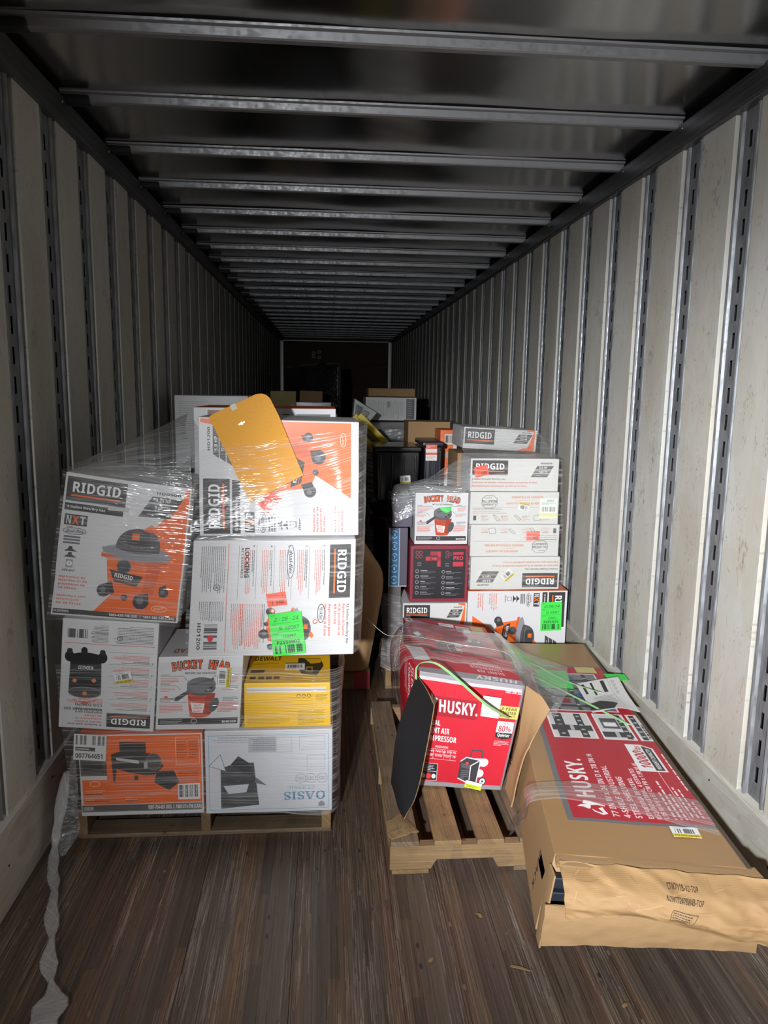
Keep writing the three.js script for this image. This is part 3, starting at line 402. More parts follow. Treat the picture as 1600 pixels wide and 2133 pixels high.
function compTop(g, h) { R(g, 0, 0, 100, h, HR); R(g, 0, h * 0.82, 100, h * 0.18, '#9b989b'); g.save(); g.translate(100, h); g.rotate(Math.PI); T(g, 'HUSKY', 4, h * 0.04, 40, h * 0.12, '#e6e3e4', { i: 1 }); T(g, 'SILENT AIR', 14, h * 0.28, 26, h * 0.09, '#efcfd2'); T(g, 'COMPRESSOR', 14, h * 0.42, 30, h * 0.09, '#efcfd2'); L(g, 14, h * 0.58, 30, 2, h * 0.08, '#efcfd2', h * 0.03); g.restore(); R(g, 26, h * 0.06, 14, h * 0.13, '#33302f'); R(g, 4, h * 0.06, 16, h * 0.5, '#dcd8d6'); L(g, 6, h * 0.12, 12, 6, h * 0.06, '#666', 0.5); }
function compPanel(g, h) { R(g, 0, 0, 100, h, '#bb1a2d'); R(g, 2, h * 0.02, 9, h * 0.12, '#dcd8d6'); bars(g, 3, h * 0.04, 7, h * 0.06); R(g, 4, h * 0.42, 14, h * 0.24, '#29272b'); poly(g, [[5, h * 0.5], [12, h * 0.44], [15, h * 0.52], [10, h * 0.58]], '#efeceb'); R(g, 42, h * 0.06, 18, h * 0.11, '#e7e4e2'); L(g, 43, h * 0.1, 15, 1, 1, '#333', 1.2); R(g, 62, h * 0.1, 16, h * 0.18, '#ddd9d8'); L(g, 63, h * 0.13, 13, 3, h * 0.045, '#555', 0.6); R(g, 80, h * 0.04, 15, h * 0.24, '#c4ad62'); R(g, 68, h * 0.46, 17, h * 0.2, '#29272b'); for (const x of [71, 76, 81]) ell(g, x, h * 0.53, 2, 2, x === 76 ? '#c33' : '#d9d6d8'); g.save(); g.scale(1, h / 66); compressor(g, 26, 34, 36); g.restore(); for (let k = 0; k < 5; k++) { g.strokeStyle = 'rgba(240,210,212,.5)'; g.lineWidth = 0.4; g.beginPath(); g.moveTo(rr(0, 30), rr(0, h)); g.lineTo(rr(30, 90), rr(0, h)); g.stroke(); } }
function shelfTop(g, h) { // landscape art: width runs along the carton, top is its left edge
  R(g, 0, 0, 100, h, '#a17c52'); R(g, 10, 3.6, 72, h, '#6d6a6c'); R(g, 10.9, 4.7, 70.2, h, '#b3202f');
  dog(g, 12, 6, 5); T(g, 'HUSKY.', 17.4, 6.6, 14.5, 3.4, '#f2efed');
  T(g, '77 IN W x 24 IN D x 78 IN H', 12, 11.6, 22, 1.15, '#f2dede'); T(g, '4-SHELF INDUSTRIAL', 12, 13.5, 17.5, 1.15, '#f2dede'); T(g, 'STEEL SHELVING', 12, 15.4, 13.6, 1.15, '#f2dede');
  T(g, 'ESTANTERÍA DE ACERO,', 12, 17.6, 13.5, 0.85, '#f2dede'); T(g, 'USO INDUSTRIAL, 4 ESTANTES', 12, 18.9, 17, 0.85, '#f2dede'); T(g, '1.95 M AN x 61 CM PR x 1.98 M AL', 12, 20.2, 19.5, 0.85, '#f2dede');
  for (const [y, w] of [[21.9, 13], [22.8, 15], [23.7, 16.5]]) { ell(g, 12.4, y + 0.2, 0.22, 0.22, '#f2dede'); L(g, 13, y, w, 1, 1, '#f2dede', 0.38); } R(g, 12, 24.5, 20, 0.12, '#f2dede'); for (const [y, w] of [[25, 15], [25.9, 17], [26.8, 13]]) L(g, 13, y, w, 1, 1, '#f2dede', 0.34);
  poly(g, [[28.5, 21.3], [38.8, 21.3], [38.8, 24.4], [37.5, 26.4], [28.5, 26.4]], '#efeceb', '#efeceb', 0.5); T(g, '10000', 29.2, 21.9, 7, 2.2, '#b3202f', { i: 1 }); T(g, 'lbs', 36.5, 22.6, 1.9, 1.4, '#b3202f'); poly(g, [[28.7, 24.4], [38.6, 24.4], [37.4, 26.2], [28.7, 26.2]], '#33302f'); T(g, 'WEIGHT CAPACITY', 29.2, 24.9, 8.2, 0.9, '#efeceb'); L(g, 22, 27.6, 18, 1, 1, '#f2dede', 0.3);
  const pic = (x, y, w, k, f) => { g.save(); g.beginPath(); g.rect(x, y, w, k); g.clip(); R(g, x, y, w, k, '#d8d6d4'); f(x, y, w, k); g.restore(); g.strokeStyle = '#efeceb'; g.lineWidth = 0.4; g.strokeRect(x, y, w, k); };
  const beam = (x, y, w, k) => { R(g, x, y, w, k, '#38363a'); for (let i = 0; i < 5; i++) ell(g, x + w * (0.15 + 0.18 * i), y + k / 2, 0.35, 0.5, '#bbb9bb'); };
  pic(41, 6.5, 12, 9.5, (x, y, w, k) => { beam(x, y + 1.2, w, 2.2); beam(x + 3.4, y, 2.6, k); beam(x, y + 6.3, w, 1.6); });
  pic(41, 17.5, 12, 7, (x, y, w, k) => { beam(x + 1, y, 2.4, k); R(g, x + 5, y + 1, 5, 4, '#57555a'); beam(x, y + 5.2, w, 1.2); R(g, x + 6, y + 1.5, 2, 3, '#efeceb'); });
  pic(41, 25.6, 12, 3, (x, y, w, k) => { beam(x, y + 0.5, w, 1.2); L(g, x + 1, y + 2, 9, 1, 1, '#333', 0.4); });
  pic(54.5, 6.5, 22, 18, (x, y, w, k) => { R(g, x, y, w, k, '#7d7a80'); for (let i = 0; i < 4; i++) beam(x + 2 + i * 5, y, 1.2, k); for (let i = 0; i < 3; i++) beam(x, y + 3 + i * 5.5, w, 1); for (let i = 0; i < 5; i++) R(g, x + 4 + i * 3.4, y + 5 + (i % 3) * 4, 2.4, 2.4, ['#8a2f3a', '#4a5f8a', '#b9b7b5'][i % 3]); });
  R(g, 77.5, 20, 4, 6, '#cfc07a'); R(g, 0, h - 0.9, 100, 0.9, '#4a3a2a');
}

// ---------- the trailer ----------
const LW = -1.26, RW = 1.26, CEIL = 2.82, BACK = -17, FRONT = 1.1, LEN = FRONT - BACK;
// floor: eight long laminated boards with shiplap gaps
const floor = struct('floor');
for (let i = 0; i < 8; i++) {
  const w = 2.56 / 8, x = -1.28 + w * (i + 0.5), g = new THREE.BoxGeometry(w - 0.0014, 0.04, LEN), p = g.attributes.position, n = g.attributes.normal, uv = g.attributes.uv;
  for (let k = 0; k < p.count; k++) if (Math.abs(n.getY(k)) > 0.5) uv.setXY(k, (p.getX(k) + x) / 1.26, p.getZ(k) / 5 + 0.13 * i); else uv.setXY(k, 0, 0);
  at(mesh('plank', g, floorMats[i % 3], floor), x, -0.02, (FRONT + BACK) / 2);
}
at(mesh('subfloor', new THREE.BoxGeometry(2.7, 0.06, LEN), S({ color: new THREE.Color(0.03, 0.027, 0.025), roughness: 0.9 }), floor), 0, -0.0725, (FRONT + BACK) / 2);

// one slotted logistics post: plate with slots between two rolled ridges (local: x out of the wall, z along it)
const P0 = 0.275, P1 = 2.70;
function postGeo() {
  const sh = new THREE.Shape(); sh.moveTo(-0.042, P0); sh.lineTo(0.042, P0); sh.lineTo(0.042, P1); sh.lineTo(-0.042, P1); sh.closePath();
  for (let y = 0.36; y < P1 - 0.07; y += 0.1) { const h = new THREE.Path(); h.moveTo(-0.0085, y); h.lineTo(0.0085, y); h.lineTo(0.0085, y + 0.058); h.lineTo(-0.0085, y + 0.058); h.closePath(); sh.holes.push(h); }
  const a = new THREE.ExtrudeGeometry(sh, { depth: 0.0008, bevelEnabled: false }); a.rotateY(Math.PI / 2); a.translate(-0.0138, 0, 0); // front faces +x
  const parts = [a];
  for (const s of [-1, 1]) {
    const pr = [[-0.0145, 0.041], [-0.009, 0.043], [-0.003, 0.047], [0, 0.053], [-0.002, 0.06], [-0.008, 0.065], [-0.0135, 0.067], [-0.0135, 0.0835], [-0.0145, 0.0835]].map(([d, z]) => new THREE.Vector2(d, s * z));
    const q = new THREE.ExtrudeGeometry(new THREE.Shape(pr), { depth: P1 - P0, bevelEnabled: false }); // shape in x,y -> extrude z; stand it up
    q.rotateX(-Math.PI / 2); // (x, y, z) -> (x, z, -y)
    q.scale(1, 1, -1); const ix = q.attributes.position; q.translate(0, P0, 0);
    const nn = q; // flip winding after the mirror
    const pa = nn.attributes.position.array, na = nn.attributes.normal.array, ua = nn.attributes.uv.array;
    for (let t = 0; t < ix.count; t += 3) for (const [arr, w] of [[pa, 3], [na, 3], [ua, 2]]) for (let c = 0; c < w; c++) { const i1 = (t + 1) * w + c, i2 = (t + 2) * w + c, v = arr[i1]; arr[i1] = arr[i2]; arr[i2] = v; }
    parts.push(nn);
  }
  const g = mergeGeometries(parts); g.computeVertexNormals(); return g;
}
const POST = postGeo();
const PANEL = (() => { // liner panel 0.24 wide between posts, rounded vertical edges
  const g = hexa([[-0.018, P0, 0.121], [0, P0, 0.121], [0, 2.72, 0.121], [-0.018, 2.72, 0.121], [-0.018, P0, -0.121], [0, P0, -0.121], [0, 2.72, -0.121], [-0.018, 2.72, -0.121]], { n: 1, r: 0.003, bulge: 0, rough: 0 });
  const p = g.attributes.position, uv = g.attributes.uv; for (let k = 0; k < p.count; k++) uv.setXY(k, (p.getZ(k) + 0.13) / 0.55, p.getY(k) / 2.4); g.clearGroups(); return g;
})();
const SCREW = new THREE.SphereGeometry(0.0045, 6, 4, 0, Math.PI * 2, 0, Math.PI / 2); SCREW.rotateZ(-Math.PI / 2);
function wall(name, side, z0) { // side -1 left, +1 right; z0: one post's place
  const g = struct(name, [side < 0 ? LW : RW, 0, 0]); if (side > 0) g.rotation.y = Math.PI;
  const zz = (z) => (side > 0 ? -z : z);
  const back = at(mesh('outer_skin', new THREE.BoxGeometry(0.02, 3.0, LEN), S({ color: new THREE.Color(0.02, 0.02, 0.02), roughness: 0.8 }), g), -0.07, 1.42, zz((FRONT + BACK) / 2));
  let k = 0;
  for (let z = z0 + 0.4075 * 9; z > BACK; z -= 0.4075) {
    if (z > FRONT) continue;
    at(mesh('post', POST, postMat, g), -0.004, 0, zz(z));
    if (z - 0.204 > BACK + 0.12) { const m = at(mesh('wall_panel', PANEL, linerMats[(k * 7 + (side > 0 ? 1 : 0)) % 4], g), 0, 0, zz(z - 0.2037)); }
    k++;
  }
  const L0 = 2.75; // scuff plate in lengths
  for (let z = FRONT; z > BACK; z -= L0) {
    const l = Math.min(L0, z - BACK) - 0.004, c8 = [[-0.02, 0, l / 2], [0.014, 0, l / 2], [0.012, 0.282, l / 2], [-0.02, 0.3, l / 2], [-0.02, 0, -l / 2], [0.014, 0, -l / 2], [0.012, 0.282, -l / 2], [-0.02, 0.3, -l / 2]];
    const q = hexa(c8, { n: 6, r: 0.003, bulge: 0, rough: 0.003, s: z }), p = q.attributes.position, uv = q.attributes.uv; for (let e = 0; e < p.count; e++) uv.setXY(e, p.getZ(e) / 1.2 + z, p.getY(e) / 0.6); q.clearGroups();
    const m = at(mesh('scuff_plate', q, kickMat, g), 0, 0, zz(z - l / 2));
    for (let y = 0, e = -l / 2 + 0.1; e < l / 2; e += 0.4, y++) at(mesh('screw', SCREW, blackMat, m), 0.0125, 0.235 - 0.09 * (y % 2), e);
  }
  return g;
}
wall('wall_left', -1, -2.674); wall('wall_right', 1, -2.715);
// roof sheet: thin aluminium, sagging and rippled between the bows
const BOW0 = -2.61, BOWS = 0.62;
const ceiling = struct('ceiling');
{
  const nx = 46, nz = 260, pos = [], uv = [], ind = [];
  for (let j = 0; j <= nz; j++) for (let i = 0; i <= nx; i++) {
    const x = -1.32 + 2.64 * i / nx, z = FRONT - LEN * j / nz, ph = (z - BOW0) / BOWS, w = Math.sin(Math.PI * (ph - Math.floor(ph)));
    pos.push(x, CEIL + 0.012 * w * (0.6 + 0.8 * noise(Math.floor(ph) * 3.7, 2)) * (1 - Math.pow(Math.abs(x) / 1.32, 4)) + 0.006 * fbm(x * 1.6, z * 2.2, 4), z); uv.push(x / 2.5, z / 2.5);
  }
  for (let j = 0; j < nz; j++) for (let i = 0; i < nx; i++) { const a = j * (nx + 1) + i, b = a + nx + 1; ind.push(a, a + 1, b + 1, a, b + 1, b); }
  const q = new THREE.BufferGeometry(); q.setAttribute('position', new THREE.Float32BufferAttribute(pos, 3)); q.setAttribute('uv', new THREE.Float32BufferAttribute(uv, 2)); q.setIndex(ind); q.computeVertexNormals();
  mesh('roof_sheet', q, roofMat, ceiling);
  at(mesh('roof_skin', new THREE.BoxGeometry(2.8, 0.02, LEN), blackMat, ceiling), 0, CEIL + 0.06, (FRONT + BACK) / 2);
  const pr = [[-0.04, 0.028], [-0.038, 0.021], [-0.022, 0.018], [-0.018, -0.006], [-0.013, -0.011], [0.013, -0.011], [0.018, -0.006], [0.022, 0.018], [0.038, 0.021], [0.04, 0.028]].map((p) => new THREE.Vector2(...p));
  const bow = new THREE.ExtrudeGeometry(new THREE.Shape(pr), { depth: 2.5, bevelEnabled: false, curveSegments: 4 }); bow.translate(0, 0, -1.25); bow.rotateY(Math.PI / 2);
  const clip = bevelBox(0.12, 0.036, 0.05, 0.012);
  for (let z = BOW0 + BOWS * 5; z > BACK; z -= BOWS) { const m = at(mesh('roof_bow', bow, bowMat, ceiling), 0, CEIL - 0.03, z); at(mesh('end_clip', clip, blackMat, m), -1.2, 0.0, 0.004); }
}
for (const [n, s] of [['trim_1', -1], ['trim_2', 1]]) {
  const g = struct(n, [s * 1.27, 0, 0]);
  at(mesh('top_rail', bevelBox(0.075, 0.1, LEN, 0.012), railMat, g), 0, 2.742, (FRONT + BACK) / 2);
  for (let z = BOW0 + BOWS * 2; z > -9; z -= BOWS) { const r = at(mesh('rivet', SCREW, steelMat, g), -s * 0.0375, 2.765, z + 0.06); r.rotation.y = s > 0 ? Math.PI : 0; }
}
// front bulkhead far inside, plywood between two bright corner strips
const bulkC = (() => { const [c, g] = cv(512, 512); reseed(77); g.fillStyle = '#5b4a3c'; g.fillRect(0, 0, 512, 512); for (let k = 0; k < 2200; k++) { g.fillStyle = `rgba(${rnd() < 0.5 ? '40,32,26' : '124,104,84'},${rr(0.04, 0.16)})`; g.fillRect(rnd() * 512, rnd() * 512, rr(10, 120), rr(1, 3)); } return c; })();
const bulk = struct('wall_back', [0, 0, BACK]);
at(mesh('plywood', new THREE.BoxGeometry(2.6, 2.95, 0.04), S({ map: tex(bulkC), roughness: 0.75 }), bulk), 0, 1.44, -0.02);
for (const [x, y] of [[-0.5, 2.46], [-0.38, 2.48], [-0.5, 2.38], [-0.37, 2.36]]) { const r = at(mesh('lashing_ring', new THREE.TorusGeometry(0.03, 0.008, 6, 14), steelMat, bulk), x, y, 0.01); }
for (const [n, s] of [['trim_3', -1], ['trim_4', 1]]) { const g = struct(n, [s * 1.2, 0, BACK + 0.03]); at(mesh('corner_strip', bevelBox(0.09, 2.72, 0.05, 0.015), paleMat, g), 0, 1.36, 0); }
{ const g = struct('trim_5', [0, 2.72, BACK + 0.03]); mesh('header_strip', bevelBox(2.36, 0.03, 0.05, 0.01), paleMat, g); }
for (const [n, s] of [['trim_6', -1], ['trim_7', 1]]) { const g = struct(n, [s * 1.32, 0, FRONT + 0.05]); at(mesh('door_post', bevelBox(0.16, 3.0, 0.12, 0.01), railMat, g), 0, 1.42, 0); }
// the dock behind the camera, so that the open rear looks out on something
const concrete = S({ color: new THREE.Color(0.22, 0.21, 0.2), roughness: 0.85 });
{ const g = struct('ground'); at(mesh('dock_slab', new THREE.BoxGeometry(9, 0.2, 6), concrete, g), 0, -0.1, FRONT + 3.02); }
// the two lamps that light the load
function dockLamp({ at: p, aim, color, power, angle, spill, label }) {
  const g = thing('dock_lamp', label, 'lamp', p), dir = V(aim).sub(V(p)).normalize(), head = new THREE.Group(); head.name = 'lamp_head'; g.add(head);
  head.quaternion.setFromUnitVectors(new THREE.Vector3(0, 0, 1), dir);
  const prof = [[0.001, -0.13], [0.035, -0.125], [0.05, -0.09], [0.06, -0.05], [0.09, 0.0], [0.095, 0.01], [0.088, 0.008], [0.055, -0.04], [0.03, -0.06]].map((q) => new THREE.Vector2(...q));
  const sh = new THREE.LatheGeometry(prof, 28); sh.rotateX(Math.PI / 2); mesh('shade', sh, S({ color: new THREE.Color(0.75, 0.6, 0.05), roughness: 0.4, side: THREE.DoubleSide }), head);
  const em = S({ color: 0xffffff, emissive: new THREE.Color(...color), emissiveIntensity: 6 });
  const bulb = new THREE.CircleGeometry(0.045, 24); const b = at(mesh('lamp_lens', bulb, em, head), 0, 0, -0.02);
  const l = new THREE.SpotLight(new THREE.Color(...color), power, 0, angle, 1, 2); l.name = 'dock_lamp_beam'; l.position.set(0, 0, 0.02); l.castShadow = true; l.shadow.radius = 2.4; l.shadow.mapSize.set(2048, 2048); l.target.position.set(0, 0, 3); head.add(l); head.add(l.target);
  if (spill) { const w = l.clone(); w.name = 'dock_lamp_spill'; w.intensity = spill; w.angle = 0.66; w.target = l.target; head.add(w); } // the wide spill round the lamp's hot centre
  const s = Math.sign(p[0]), arm = new THREE.CatmullRomCurve3([new THREE.Vector3(0, 0.05, 0.08), new THREE.Vector3(s * 0.25, 0.12, 0.5), new THREE.Vector3(s * 0.6, 0.12, 1.6), new THREE.Vector3(s * 0.8, 0.1, 2.2)]);
  mesh('arm', new THREE.TubeGeometry(arm, 30, 0.016, 10), S({ color: new THREE.Color(0.6, 0.5, 0.05), roughness: 0.5 }), g);
  const po = at(mesh('post', bevelBox(0.1, 3.2, 0.1, 0.01), S({ color: new THREE.Color(0.3, 0.3, 0.3), roughness: 0.6, metalness: 0.5 }), g), s * 0.83, 1.6 - p[1], 2.25);
}
LAMPS.forEach(dockLamp);

// ---------- the load ----------
const pm = (c, o = {}) => PH({ map: tex(c), roughness: 0.5, clearcoat: 0.35, clearcoatRoughness: 0.28, ...o });
const stickMat = (c) => S({ map: tex(c), roughness: 0.55 });
const quad = (bl, br, tr, tl, z, d, dz = 0) => [[...bl, z], [...br, z], [...tr, z], [...tl, z], [...bl, z - d], [...br, z - d], [tr[0], tr[1], z - d], [tl[0], tl[1], z - d]];
reseed(101);
// stickers
const green = (num, date, a, b) => stickMat(art(256, 356, '#3fdc4c', (g, h) => { T(g, 'DATE', 6, 5, 14, 4, '#17441c', { r: 1 }); T(g, date, 14, 14, 74, 12, '#14301a', { i: 1, r: 1, f: 'serif' }); R(g, 6, 33, 88, 1, '#2a8a34'); T(g, 'LOAD', 6, 36, 14, 4, '#17441c', { r: 1 }); T(g, a, 24, 44, 62, 12, '#14301a', { i: 1, r: 1 }); R(g, 6, 62, 88, 1, '#2a8a34'); T(g, 'NUMBER', 6, 65, 18, 4, '#17441c', { r: 1 }); T(g, b, 32, 72, 42, 11, '#14301a', { i: 1, r: 1 }); R(g, 6, 86, 88, 1, '#2a8a34'); T(g, num, 14, 91, 72, 11, '#14301a'); bars(g, 8, 106, 84, 26, '#14301a', 46); }));
const orangeStick = stickMat(art(192, 140, '#f2562c', (g, h) => { L(g, 12, 12, 60, 2, 9, '#b3321a', 2.4); T(g, '7', 78, 8, 12, 14, '#b3321a'); bars(g, 14, h * 0.58, 74, h * 0.32, '#a12c18', 30); }));
const barStick = stickMat(art(192, 128, '#e6e4e0', (g, h) => { L(g, 10, 6, 70, 1, 3, '#555', 2); bars(g, 10, 14, 80, h * 0.44, '#4b4953'); R(g, 0, h * 0.72, 100, h * 0.28, '#d8c42a'); T(g, 'ATE MULLAN 849', 6, h * 0.79, 86, h * 0.13, '#4a4310'); }));
const whiteStick = stickMat(art(192, 128, '#e6e4e0', (g, h) => { R(g, 0, 0, 100, h * 0.14, '#3f6a4c'); bars(g, 12, h * 0.3, 76, h * 0.45, '#4b4953'); L(g, 12, h * 0.82, 70, 1, 3, '#555', 2.4); }));
const barPlain = stickMat(art(192, 128, '#e6e4e0', (g, h) => { bars(g, 10, 10, 80, h * 0.5, '#4b4953'); L(g, 10, h * 0.72, 76, 2, 8, '#666', 3); }));
const redStick = stickMat(art(128, 160, '#e9dcd6', (g, h) => { R(g, 0, 0, 100, 34, '#d8604a'); L(g, 8, 10, 80, 2, 10, '#f1c5b6', 4); R(g, 0, h * 0.5, 100, 18, '#d8604a'); L(g, 8, h * 0.72, 80, 3, 9, '#b9a49c', 3); }));

// wooden pallets
const woodGeo = (w, h, d, along) => { const g = bevelBox(w, h, d, 0.003), p = g.attributes.position, uv = g.attributes.uv; g.clearGroups(); const o = rnd(); for (let k = 0; k < p.count; k++) along === 'x' ? uv.setXY(k, p.getZ(k) / 0.25 + p.getY(k) / 0.3 + o, p.getX(k) / 1.0 + o) : uv.setXY(k, p.getX(k) / 0.25 + p.getY(k) / 0.3 + o, p.getZ(k) / 1.0 + o); return g; };
function pallet(label, x0, x1, zf, d, along) { // along: the way the stringers run
  const g = thing('wooden_pallet', label, 'pallet', [(x0 + x1) / 2, 0, zf - d / 2]), w = x1 - x0; let k = Math.floor(rnd() * 4);
  const wood = () => woodMats[k++ % 4];
  if (along === 'z') {
    for (const x of [-w / 2 + 0.019, 0, w / 2 - 0.019]) at(mesh('stringer', woodGeo(0.036, 0.086, d, 'z'), wood(), g), x, 0.06, 0);
    for (let i = 0; i < 5; i++) at(mesh('bottom_board', woodGeo(w, 0.017, 0.1, 'x'), wood(), g), 0, 0.0085, d / 2 - 0.05 - i * (d - 0.1) / 4);
    for (let i = 0; i < 7; i++) at(mesh('deck_board', woodGeo(w, 0.018, 0.1, 'x'), wood(), g), 0, 0.112, d / 2 - 0.05 - i * (d - 0.1) / 6);
  } else {
    const st = new THREE.Shape(); const pts = [[-0.5, 0], [-0.36, 0], [-0.34, 0.036], [-0.14, 0.036], [-0.12, 0], [0.12, 0], [0.14, 0.036], [0.34, 0.036], [0.36, 0], [0.5, 0], [0.5, 0.086], [-0.5, 0.086]]; pts.forEach(([x, y], i) => (i ? st.lineTo(x * w, y) : st.moveTo(x * w, y)));
    const sg = new THREE.ExtrudeGeometry(st, { depth: 0.036, bevelEnabled: true, bevelSize: 0.002, bevelThickness: 0.002, bevelSegments: 1 }), uv = sg.attributes.uv; for (let e = 0; e < uv.count; e++) uv.setXY(e, uv.getY(e) / 0.25, uv.getX(e));
    for (const z of [d / 2 - 0.038, -0.018, -d / 2 + 0.002]) at(mesh('stringer', sg, woodMats[3], g), 0, 0.0185, z);
    for (const x of [-0.43, 0, 0.43]) at(mesh('bottom_board', woodGeo(0.13 * w, 0.016, d, 'z'), wood(), g), x * w, 0.008, 0);
    for (let i = 0; i < 7; i++) at(mesh('deck_board', woodGeo(i ? 0.097 : 0.1, 0.018, d, 'z'), [woodMats[2], woodMats[1], woodMats[3], woodMats[2], woodMats[0], woodMats[1], woodMats[2]][i], g), -w / 2 + 0.05 + i * (w - 0.1) / 6, 0.1155, 0);
  }
  return g;
}
pallet('wooden pallet carrying the white and orange vacuum cartons, open ends facing out', -1.15, -0.197, -2.66, 1.2, 'z');
const rp = pallet('bare-fronted wooden pallet with gapped boards under the red compressor cartons', 0.01, 1.03, -2.385, 1.2, 'x');
{ const b = mesh('stringer', patch([[[-0.055, 0, 0], [0, 0.006, 0.004], [0.055, 0.004, 0]], [[-0.05, 0.002, -0.05], [0.01, 0.012, -0.05], [0.05, 0.004, -0.06]], [[-0.03, 0.004, -0.1], [0.02, 0.008, -0.11], [0.045, 0.004, -0.12]]], 8, 6, { thick: 0.006, amp: 0.008, freq: 30 }), woodMats[3], rp); b.name = 'wood_splinter'; b.position.set(-0.455, 0.128, 0.56); b.rotation.y = 0.4; }
const fp = pallet('far wooden pallet with a red-painted end under the brown wrapped load', -1.05, 0.03, -4.03, 1.15, 'z');
{ const m = mesh('red_paint', bevelBox(0.086, 0.1, 0.003, 0.001), S({ color: new THREE.Color(0.42, 0.06, 0.07), roughness: 0.7 }), fp); m.position.set(0.497, 0.06, 0.5765); const w2 = mesh('end_block', woodGeo(0.24, 0.1, 0.06, 'x'), woodMats[1], fp); w2.position.set(0.42, 0.06, 0.545); }
pallet('wooden pallet hidden under the tall white carton stack by the wall', 0.12, 1.19, -4.04, 1.15, 'z');

// ----- near left stack -----
reseed(201);
const mHeater = pm(art(1024, 640, OR, heater)), mOasis = pm(art(1024, 720, '#d6d5da', oasis, 180)), mSideDrum = pm(art(800, 984, WH, vacSide('HD0500', true), 180));
const mBucket = pm(art(768, 768, WH, bucket)), mBucketTop = pm(art(512, 512, WH, (g, h) => { g.save(); g.translate(100, 100); g.rotate(Math.PI); T(g, 'BUCKET HEAD', 14, 12, 72, 14, '#b3563a'); g.restore(); }));
const m0900 = pm(art(900, 1000, WH, vacFront('HD0900', '9 Gallon Wet/Dry Vac', '4.25 HP', '9 gal', '34', '1003-430-746 (US)  |  1001-180-149 (CAN)', ['Aspirateur de', 'liquides et de', 'poussières de', '34 litres'], ['Aspiradora para', 'seco/mojado', 'de 34 litros'])));
const m1200 = pm(art(900, 1240, WH, vacFront('HD1200', '12 Gallon Wet/Dry Vac', '5.0 HP', '12 gal', '45', '', ['Aspirateur de', 'liquides et de', 'poussières de', '45 litres'], ['Aspiradora para', 'seco/mojado', 'de 45 litros']), -90));
const m1200R = pm(art(900, 1240, WH, (g, h) => vacFront('HD1200', '12 Gallon Wet/Dry Vac', '5.0 HP', '12 gal', '45', '', ['Aspirateur de', 'liquides et de', 'poussières de', '45 litres'], ['Aspiradora para', 'seco/mojado', 'de 45 litros'])(g, h), 90));
const mInst = pm(art(860, 1180, WH, vacSide('HD1200', false), 90));
const mYF = pm(art(768, 400, YL, yellowFront)), mYT = pm(art(768, 680, YL, yellowTop)), mYel = PH({ color: hex(YL), roughness: 0.5, clearcoat: 0.3 });
const orangeSide = PH({ color: hex(OR), roughness: 0.5, clearcoat: 0.3, clearcoatRoughness: 0.3 });

const cHeater = crate('heater_carton', 'orange heater carton at the bottom corner beside the scuff plate', 'box', corners(-1.112, -0.668, 0.128, 0.446, -2.6, 0.36), { pz: mHeater, base: orangeSide });
stick(cHeater.front, 'shipping_label', 0.1, 0.86, 0.115, 0.1, -0.08, stickMat(art(256, 220, '#d9d7d3', (g, h) => { bars(g, 6, 4, 88, h * 0.36, '#5c5a58'); R(g, 6, h * 0.5, 60, h * 0.14, '#3a3836'); L(g, 8, h * 0.55, 50, 1, 1, '#ddd', 3); T(g, '007764651', 6, h * 0.74, 86, h * 0.18, '#3a3836'); })), 0.006, 'creased white barcode label');
const cOasis = crate('range_hood_carton', 'white carton printed with a dark hood picture upside down, bottom row', 'box', corners(-0.661, -0.194, 0.125, 0.452, -2.598, 0.4), { pz: mOasis }, { bulge: 0.005 });
const cDrum = crate('ash_vacuum_carton', 'white carton upside down with a black drum vacuum picture and black logo block', 'box', quad([-1.177, 0.479], [-0.843, 0.452], [-0.808, 0.862], [-1.14, 0.886], -2.6, 0.4), { pz: mSideDrum });
stick(cDrum.front, 'barcode_sticker', 0.66, 0.5, 0.062, 0.042, 0.24, barStick, 0.006, 'white and yellow barcode sticker');
const cBucket = crate('bucket_vacuum_carton', 'square white carton with arched orange lettering, left of the yellow carton', 'box', quad([-0.836, 0.459], [-0.533, 0.459], [-0.515, 0.74], [-0.816, 0.737], -2.6, 0.32), { pz: mBucket, py: mBucketTop });
stick(cBucket.front, 'barcode_sticker', 0.82, 0.72, 0.075, 0.05, Math.PI / 2 - 0.08, barStick, 0.006, 'white and yellow barcode sticker');
const cYellow = crate('charger_carton', 'yellow carton wedged beneath the instruction-side vacuum carton', 'box', quad([-0.517, 0.462], [-0.199, 0.462], [-0.203, 0.631], [-0.515, 0.633], -2.6, 0.29), { pz: mYF, py: mYT, base: mYel });
stick(cYellow.top, 'barcode_sticker', 0.57, 0.55, 0.075, 0.07, 0.02, whiteStick, 0.004, 'white barcode sticker with a green edge');
const cInst = crate('vacuum_carton', 'white vacuum carton on its side, instruction panel with a green tag', 'box', quad([-0.708, 0.744], [-0.118, 0.746], [-0.115, 1.17], [-0.679, 1.165], -2.58, 0.5), { pz: mInst }, { bulge: 0.006, rough: 0.003 });
stick(cInst.front, 'green_tag', 0.597, 0.2, 0.117, 0.158, 0.1, green('P2556002', '2 - 28 - 24', 'SL 60067', '133497'), 0.009, 'bright green handwritten load tag');
stick(cInst.front, 'orange_sticker', 0.535, 0.5, 0.068, 0.048, 0.12, orangeStick, 0.009);
const c0900 = crate('vacuum_carton', 'tilted white and orange upright vacuum carton next to the wall posts', 'box', quad([-1.162, 0.914], [-0.734, 0.876], [-0.672, 1.35], [-1.085, 1.406], -2.55, 0.4), { pz: m0900 }, { bulge: 0.006, rough: 0.004 });
